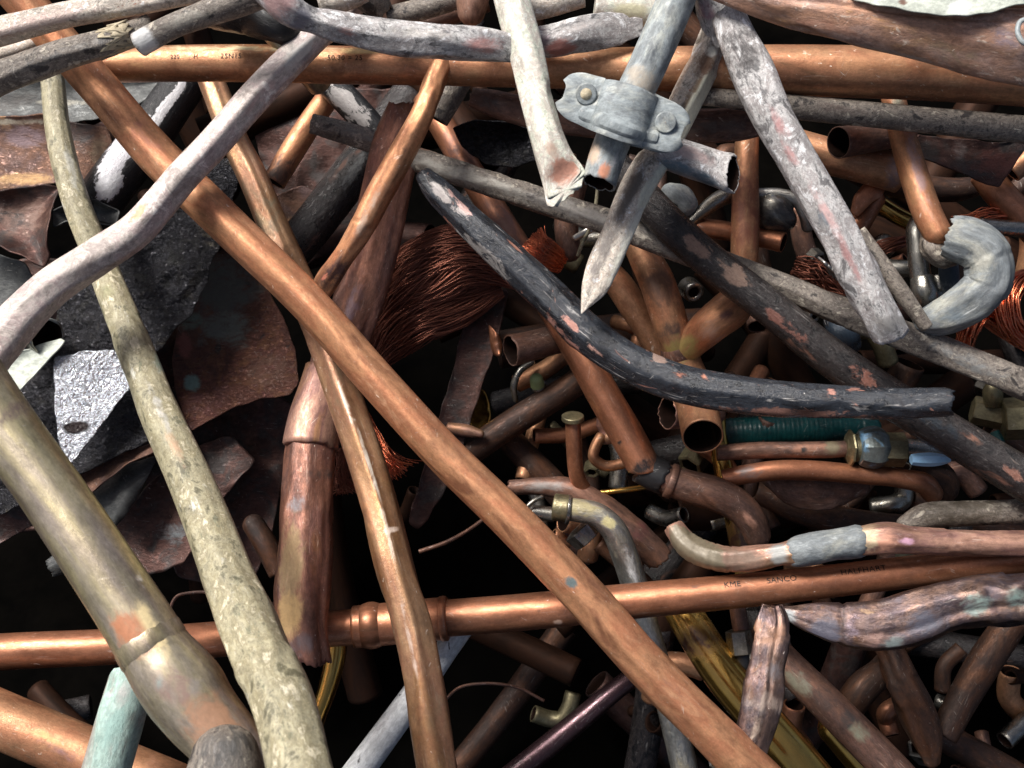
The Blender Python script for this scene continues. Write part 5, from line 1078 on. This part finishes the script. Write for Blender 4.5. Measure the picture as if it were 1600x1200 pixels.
tube('bracket', None, None, [(1460,432,57,10,.3),(1472,446,56.8,44,.15),(1478,470,57,36,.15)], M['steel'], parent=e, ends=('cap','cap'), dent=0.02)
tube('steel_tube', 'short polished steel tube lying level between the scarred pipe and the bent tube', 'tube', [(1378,418,60,26),(1400,419,59.6,27),(1432,420,59.4,27)], M['steel'], dent=0.008, ends=('dome','none'))
tube('steel_tube', 'polished steel tube running to the side edge behind the hook-shaped lead elbow', 'tube', [(1530,352,58.6,24),(1570,356,58.4,25),(1660,362,58.2,26)], M['steel'], dent=0.008, ends=('none','none'))
tube('blue_grey_tube', 'dark blue grey plastic tube inside the hook of the lead elbow', 'tube', [(1478,388,56.6,28),(1482,420,56.4,30),(1486,452,56.8,30)], M['lead'], ends=('dome','none'), tints=[(1482,420,40,40,lin(52,66,80),0.9)])
tube('ribbed_plug', 'bright ribbed metal plug behind the scarred pipe', 'plug', [(1372,388,61,36),(1384,384,60.6,40),(1392,382,60.4,32)], M['steel'], ends=('cap','cap'), segs=14, smooth=False)
sheet('grey_flap', 'dull grey metal flap lying under the hook-shaped lead elbow', [(1400,440,60),(1440,470,59.6),(1470,500,59.6),(1440,512,60),(1410,480,60.2)], 60, M['grey_sheet'], wr=0.001, rings=8, nper=50)
for k in range(5):
    tube('cooling_fin', 'thin silver cooling fin in a row beside the scarred pipe', 'fin', [(1278 + 6*k, 402 + 5*k, 58.6, 5, .5), (1290 + 6*k, 412 + 5*k, 58.2, 6, .5), (1298 + 5*k, 430 + 4*k, 58.8, 4, .5)], M['tin_wire'], group='silver cooling fins', segs=8, ends=('cap','cap'))
tube('blue_lump', 'dark glossy blue lump hanging beneath the long thin pipe', 'lump', [(1300,500,60,30),(1318,520,59.4,46),(1332,540,59.6,30)], M['tar'], ends=('dome','dome'), tints=[(1318,518,40,40,lin(56,72,88),0.7)])
tube('steel_loop', 'thin curved steel strip with a green bent wire beside it', 'strip', [(898,372,60.4,10,.5),(920,360,60,11,.5),(944,348,60.2,9,.5)], M['tin_wire'], ends=('dome','dome'), segs=12)
tube('wire', 'thin olive green bent wire hanging beside the pointed split pipe', 'wire', [(934,290,59.8,5),(930,325,59.6,6),(920,360,59.6,6),(908,385,59.8,6),(902,400,60,5)], M['olive_paint'], segs=10, ends=('cap','cap'))
tube('copper_pipe', 'brown copper pipe end behind the torn white pipe', 'pipe', [(905,260,61,40),(892,310,61,40),(885,350,61,38),(890,395,61.4,36)], M['dull_copper'], ends=('none','dome'))

# ------------------------------------------------------------------ bundles of wire
hank('wire_hank', 'big dark hank of fine copper wire under the tarred pipe', [(588,512,63.4,44,.6),(616,470,62.8,84,.6),(668,425,62.4,110,.5),(730,400,62.2,96,.5),(784,418,62.6,60,.5),(812,440,63,30,.5)], 620, 1.0, M['dark_wire'], sr=0.00030, seed=4, wav=0.07)
hank('wire_hank', 'loose lower sweep of copper wire below the big dark hank', [(586,566,63.6,36,.6),(612,532,63.2,70,.6),(654,496,62.8,84,.6),(712,478,63,70,.5),(780,446,63.4,36,.5)], 380, 1.0, M['dark_wire'], sr=0.00030, seed=9, wav=0.10)
hank('wire_tuft', 'bright frayed copper wire tuft behind the bronze pipe', [(552,615,60,10),(570,650,59.6,16),(588,690,59.2,26),(604,722,58.8,36),(618,744,58.6,40)], 130, 1.0, M['bright_wire'], sr=0.00018, seed=12, wav=0.12, fray=0.9)
hank('wire_tuft', 'dark frayed copper wire tuft beside the stepped socket', [(536,700,60,30),(538,730,60,40),(542,770,60,44)], 90, 1.0, M['dark_wire'], sr=0.00018, seed=13, wav=0.15, fray=0.8)
hank('wire_tuft', 'shiny cut end of a copper braid between the tarred pipe and the pointed split pipe', [(880,412,61.2,34,.4),(862,402,60.6,44,.35),(845,394,60.2,52,.3),(826,376,60.4,44,.3)], 170, 1.0, M['bright_wire'], sr=0.00030, seed=15, wav=0.04, fray=0.35)
hank('wire_hank', 'coiled loop of thick copper cable strands at the side edge', [(1620,430,58,30),(1590,440,57.6,36),(1574,470,57.4,38),(1582,510,57.4,38),(1610,535,57.6,36)], 60, 1.0, M['bright_wire'], sr=0.0006, seed=21, wav=0.10)
hank('wire_hank', 'twisted copper strands sweeping under the hook-shaped lead elbow', [(1505,545,59,30),(1515,510,58.6,34),(1530,490,58.6,34),(1570,510,58.8,34),(1620,540,59,34)], 50, 1.0, M['bright_wire'], sr=0.0006, seed=22, wav=0.12)
hank('wire_hank', 'red enamelled wire strands behind the hook-shaped lead elbow', [(1490,352,59.6,22),(1530,340,59,26),(1580,340,59,22)], 26, 1.0, M['bright_wire'], sr=0.0004, seed=23, wav=0.3)
hank('wire_hank', 'red copper strands stretching between the scarred pipe and the steel tube', [(1345,400,60,22),(1380,385,59.6,24),(1430,370,59.6,18)], 30, 1.0, M['dark_wire'], sr=0.0004, seed=24, wav=0.12)
hank('wire_hank', 'dark red wire clump beside the row of cooling fins', [(1240,415,60.6,30),(1280,430,60.2,40),(1320,460,60,36)], 70, 1.0, M['dark_wire'], sr=0.0004, seed=25, wav=0.3)

# ------------------------------------------------------------------ sheets on the left flank
sheet('copper_sheet', 'reddish brown dented copper sheet under the olive crusted pipe, near the upper corner', [(-60,190,64),(0,182,63.6),(66,176,63.4),(120,190,63.8),(170,200,64.4),(176,222,64.2),(168,262,63.8),(150,278,63.4),(80,288,63),(0,296,63),(-60,300,63)], 63.9, M['brown_sheet'], wr=0.002, wf=50, tints=[(40,215,40,20,lin(140,112,116),0.7),(40,280,50,10,lin(200,150,80),0.8),(120,210,30,30,lin(84,74,70),0.8),(155,235,16,24,lin(150,120,84),0.7),(30,190,60,5,lin(190,176,150),0.7)])
sheet('grey_sheet', 'dark grey sheet with pale rub marks behind the dented copper sheet', [(-60,130,66),(60,120,66),(170,118,66),(260,128,66.4),(240,150,66),(200,176,65.8),(120,192,65.8),(0,184,65.8),(-60,190,65.6)], 66.2, M['grey_sheet'], wr=0.002, tints=[(95,160,60,6,lin(150,146,130),0.7),(20,160,60,16,lin(60,56,52),0.7)])
sheet('copper_sheet', 'folded brown copper sheet with a curled corner below the dented copper sheet', [(-60,305,62),(0,300,62),(70,288,62.4),(98,292,62.6),(80,330,61),(74,360,60.6),(78,400,61),(72,420,61.4),(45,404,61.4),(0,385,61.2),(-60,380,61)], 62.6, M['dark_sheet'], wr=0.003, wf=55, ridged=0.003, tints=[(40,335,50,40,lin(120,84,66),0.6)])
sheet('tin_sheet', 'crumpled thin tin sheet with bright edges by the olive crusted pipe', [(78,330,61),(110,316,60.4),(150,312,60.4),(186,330,60.8),(182,352,60.2),(160,350,60.6),(130,346,61),(100,345,61),(80,352,60.8)], 61.6, M['grey_sheet'], wr=0.002, wf=90, ridged=0.003)
sheet('grey_sheet', 'smooth dark grey sheet below the folded brown sheet at the side', [(-60,400,64.4),(0,398,64),(40,410,64),(56,440,64),(40,475,64),(0,500,64),(-60,510,64)], 64.2, M['grey_sheet'], wr=0.0015, wf=40)
tube('white_flaked_pipe', 'black pipe with flaking white paint on its upper side', 'pipe', [(312,98,66,62),(268,160,64.8,66),(225,222,63.6,70),(186,272,62.8,72),(152,318,62.4,72)], M['white_flaked_black'], dent=0.02, ends=('none','open'), jag=0.15,
     tints=[(255,172,70,9,lin(220,218,220),1.0),(190,236,60,18,lin(210,208,214),1.2),(170,290,30,20,lin(214,214,218),1.0)])
sheet('black_sheet', 'crinkled glossy black metal sheet with a small round hole, under the lilac pipe', [(380,236,63.4),(372,300,62.6),(346,345,62),(341,392,61.6),(322,440,61.2),(297,492,60.8),(250,548,60.4),(205,570,60.8),(150,572,61.4),(96,560,61.8),(86,505,62.4),(104,455,62.8),(150,420,63),(200,380,63),(240,330,63.4),(300,270,64)], 61.8, M['black_sheet'], wr=0.0030, wf=110, ridged=0.0060, rough_edge=0.0014, rings=90, nper=300,
      tints=[(274,408,6,7,lin(4,4,4),1.2),(312,416,4,4,lin(4,4,4),1.1),(330,350,24,40,lin(120,110,84),0.5)])
sheet('copper_sheet', 'red brown copper sheet with green grey patina beside the crinkled black sheet', [(318,400,66),(352,388,66),(400,420,65.4),(440,490,64.4),(462,545,63.8),(466,600,63.4),(452,618,63.2),(410,622,63.2),(372,634,63),(330,656,63),(296,674,63),(276,620,63.6),(268,560,64.2),(280,500,65)], 64.4, M['patina'], wr=0.0016, wf=45, rings=50, nper=220,
      tints=[(345,450,60,50,lin(96,100,92),0.9),(350,510,50,34,lin(120,128,118),0.8),(300,600,14,13,VRD,1.1),(288,540,12,20,lin(160,76,60),0.9),(300,500,30,18,lin(110,136,124),0.7),(325,620,40,40,lin(110,62,58),0.5),(420,580,50,30,lin(100,64,44),0.6)])
sheet('silver_sheet', 'bright silver pebbled strip of sheet metal with a dark diamond hole', [(84,560,59.4),(130,548,59.8),(180,548,60.4),(216,565,60.8),(206,600,60.2),(168,650,59.4),(108,728,58.4),(92,690,58.4),(84,620,58.8)], 59.6, M['silver_sheet'], wr=0.0012, wf=70, rings=30, nper=160, tints=[(118,668,20,9,lin(44,30,28),1.3)])
sheet('black_sheet', 'torn black sheet edge below the bright silver strip', [(0,540,62.4),(80,520,62.4),(140,520,62.6),(240,560,62.4),(262,620,62),(258,668,61.4),(236,688,60.8),(170,720,60.4),(112,748,60),(0,805,60),(-60,800,60),(-60,580,62)], 61.8, M['black_sheet'], wr=0.0028, wf=110, ridged=0.0055, rings=80, nper=260)
sheet('copper_strip', 'thin copper strip with a bright curled edge below the torn black sheet', [(110,752,60.8),(170,716,61),(245,690,61.2),(246,704,60.6),(200,724,60.4),(142,770,60.2),(120,778,60.2)], 60.7, M['brown_sheet'], wr=0.0008, rings=12, nper=90, cat='metal strip')
sheet('grey_cone', 'dark grey curled zinc piece under the thin copper strip', [(140,775,62),(190,730,62),(246,712,62.4),(236,740,61.8),(200,800,61.4),(175,830,61.4),(150,815,61.4)], 61.2, M['grey_sheet'], wr=0.002, wf=40, cat='scrap')
tube('open_pipe', 'dark pipe mouth with a pale rim resting on the white sheet end', 'pipe', [(20,505,60.6,52),(52,518,60,56),(74,526,59.4,58)], M['steel'], ends=('none','open'), wall=0.0012, jag=0.08, tints=[(80,500,12,16,lin(190,200,194),0.8)])
sheet('white_sheet', 'flat white sheet metal end under the dark pipe mouth', [(-20,590,59),(30,548,59),(96,528,59.4),(104,532,59.2),(72,566,58.8),(30,612,58.4),(-20,640,58.4)], 59, M['white_sheet'], wr=0.0006)
sheet('dark_sheet', 'dark copper sheet in the shadow between the brass pipe and the crusted pipe', [(175,830,64),(230,760,64.4),(300,700,65),(360,680,65),(400,720,64.6),(330,800,64),(290,880,63.4),(230,900,63.4)], 64.2, M['dark_sheet'], wr=0.003, wf=45, ridged=0.002, tints=[(270,830,24,18,lin(120,128,130),0.7)])
sheet('dark_sheet', 'shadowed copper sheet with a thin bright edge left of the brass pipe', [(-60,880,62.6),(0,850,62.4),(70,810,62),(60,760,61.6),(0,790,61.6),(-60,800,61.6)], 62.2, M['dark_sheet'], wr=0.0025, wf=45)
tube('zinc_stub', 'grey folded zinc stub beside the fat brass pipe', 'pipe', [(150,850,60,50),(110,872,59.4,44),(78,888,59,30,.6)], M['grey_sheet'], dent=0.06, crumple=0.15, ends=('none','open'), jag=0.2)
tube('black_pipe', 'black stained pipe slanting behind the narrow scratched copper pipe', 'pipe', [(640,150,66,60),(590,218,65,62),(540,285,64,64),(490,350,63.4,64),(440,410,63,62)], M['black_rough'], dent=0.02, ends=('open','open'), tints=[(560,260,70,16,lin(110,112,112),0.6)])
tube('copper_pipe', 'dusty copper pipe slanting in the gap beside the bronze pipe', 'pipe', [(530,130,64.4,34),(500,170,63.8,36),(462,228,63.2,38),(428,285,62.8,36)], M['copper'], dent=0.02, ends=('none','open'), tints=[(440,265,30,30,lin(84,64,56),0.7)])
tube('grey_pipe', 'scuffed grey pipe with black flakes above the long thin stick', 'pipe', [(500,115,62.6,44),(535,150,62.2,46),(572,190,62,46),(605,230,62.2,44)], M['white_flaked_black'], dent=0.02, ends=('none','open'), tints=[(540,160,60,20,lin(170,164,160),0.75)])
tube('grey_pipe', 'pale grey pipe behind the narrow scratched copper pipe, rising under the orange pipe', 'pipe', [(730,100,60.6,44),(706,140,60.4,46),(680,185,60.6,44)], M['dirty_grey'], ends=('none','open'))
sheet('copper_sheet', 'dull copper plate in the shadow under the black stained pipe', [(424,310,66),(470,290,66),(520,310,66),(520,350,65.6),(470,360,65.6),(440,350,65.8)], 66, M['brown_sheet'], wr=0.001)
sheet('black_sheet', 'shiny black sheet curl in the gap behind the white pipe', [(706,200,62),(740,188,61.6),(800,192,61.6),(850,210,62),(840,250,62),(800,262,62),(760,256,62.4),(720,230,62.4)], 62.6, M['black_sheet'], wr=0.002, wf=90, ridged=0.002)
tube('copper_tube', 'dull copper tube end beside the crusted pipe in the dark', 'pipe', [(395,818,62,34),(415,850,61.6,36),(438,895,61.4,36)], M['gap_copper'], ends=('dome','none'))

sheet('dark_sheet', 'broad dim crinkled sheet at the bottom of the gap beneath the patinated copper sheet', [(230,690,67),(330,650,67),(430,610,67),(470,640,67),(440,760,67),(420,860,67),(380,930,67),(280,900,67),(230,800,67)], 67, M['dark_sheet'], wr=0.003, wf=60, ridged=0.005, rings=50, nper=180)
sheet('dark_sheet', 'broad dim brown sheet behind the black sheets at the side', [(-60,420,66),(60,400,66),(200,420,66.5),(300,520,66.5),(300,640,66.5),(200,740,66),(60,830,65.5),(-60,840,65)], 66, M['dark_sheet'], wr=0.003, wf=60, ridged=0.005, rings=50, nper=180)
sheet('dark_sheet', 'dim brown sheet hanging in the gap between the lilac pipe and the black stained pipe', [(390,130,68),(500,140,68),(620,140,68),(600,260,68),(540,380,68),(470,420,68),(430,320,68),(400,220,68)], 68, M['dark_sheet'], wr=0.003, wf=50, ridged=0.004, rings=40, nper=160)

# ------------------------------------------------------------------ small fittings half hidden in the gaps
rs = np.random.RandomState(41)
KIN = (('small_elbow', 'small copper elbow half hidden among the fittings in the gaps', 'elbow', 'small copper elbows in the gaps'),
       ('small_tube', 'short thin copper tube half hidden among the fittings in the gaps', 'tube', 'short thin copper tubes in the gaps'),
       ('small_nut', 'small hex nut lying among the fittings in the gaps', 'nut', 'small hex nuts in the gaps'))
for k in range(96):
    cx = rs.uniform(830, 1640); cy = rs.uniform(230, 980) if k < 62 else rs.uniform(640, 1220)
    dep = rs.uniform(64.5, 67.5); an = rs.uniform(0, 6.283); kind = (0, 1, 1, 0, 1, 2)[k % 6]
    u = np.array([math.cos(an), math.sin(an)]); v = np.array([-u[1], u[0]]); wd = rs.uniform(18, 34)
    nm, lb, ct, gp = KIN[kind]
    q = np.array([cx, cy])
    mt = (M['gap_copper'], M['dull_copper'], M['gap_copper'], M['red_copper'], M['orange_copper'], M['gap_copper'], M['steel'], M['nut_brass'])[rs.randint(8)]
    if kind == 0:
        ln = rs.uniform(30, 60); pl = [q - u*ln, q - u*ln*0.35, q + v*ln*0.12 , q + v*ln*0.45 + u*ln*0.1, q + v*ln*1.1 + u*ln*0.1]
        tube(nm, lb, ct, [(a_[0], a_[1], dep + rs.uniform(-.5, .5), wd) for a_ in pl], mt, group=gp, segs=22, dent=0.02, ends=('open','open'), step=0.0022)
    elif kind == 1:
        ln = rs.uniform(50, 130); b_ = rs.uniform(-14, 14); sl_ = rs.uniform(-1.2, 1.2)
        tube(nm, lb, ct, [(*(q - u*ln/2), dep - sl_, wd), (*(q + v*b_), dep, wd), (*(q + u*ln/2), dep + sl_, wd)], mt, group=gp, segs=22, dent=0.03, ends=('open','open'), step=0.0022)
    else:
        wd *= 1.3
        tube(nm, lb, ct, [(*q, dep, wd), (*(q + u*wd*0.5), dep - 0.5, wd)], M['nut_brass'] if rs.rand() < .5 else M['steel'], group=gp, segs=6, smooth=False, dent=0, ends=('cap','open'), wall=0.003)

# ------------------------------------------------------------------ dim scrap far down in the gaps
rs = np.random.RandomState(77)
mats = [M['deep_shade']] * 5 + [M['gap_copper'], M['black_rough'], M['dark_sheet']]  # dark tones paint the deep shade onto these tubes
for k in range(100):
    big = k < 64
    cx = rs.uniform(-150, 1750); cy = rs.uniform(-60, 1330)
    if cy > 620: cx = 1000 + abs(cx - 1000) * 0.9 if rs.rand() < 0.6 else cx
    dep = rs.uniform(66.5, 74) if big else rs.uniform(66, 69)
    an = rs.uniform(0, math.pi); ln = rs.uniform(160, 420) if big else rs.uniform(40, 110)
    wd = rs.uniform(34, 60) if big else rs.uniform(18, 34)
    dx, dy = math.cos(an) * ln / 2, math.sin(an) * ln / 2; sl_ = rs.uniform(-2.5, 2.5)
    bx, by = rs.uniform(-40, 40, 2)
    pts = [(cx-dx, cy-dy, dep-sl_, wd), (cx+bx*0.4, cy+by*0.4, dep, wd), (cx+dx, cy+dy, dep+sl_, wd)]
    tube('scrap_tube' if big else 'scrap_stub', 'shade-toned tube lying dimly deep in the gaps under the pile' if big else 'short shade-toned stub wedged dimly in the gaps under the pile', 'pipe', pts,
         mats[rs.randint(len(mats))], group='shade-toned tubes deep in the gaps' if big else 'shade-toned stubs deep in the gaps', dent=0.03, segs=22, step=0.003, ends=('open','open'))
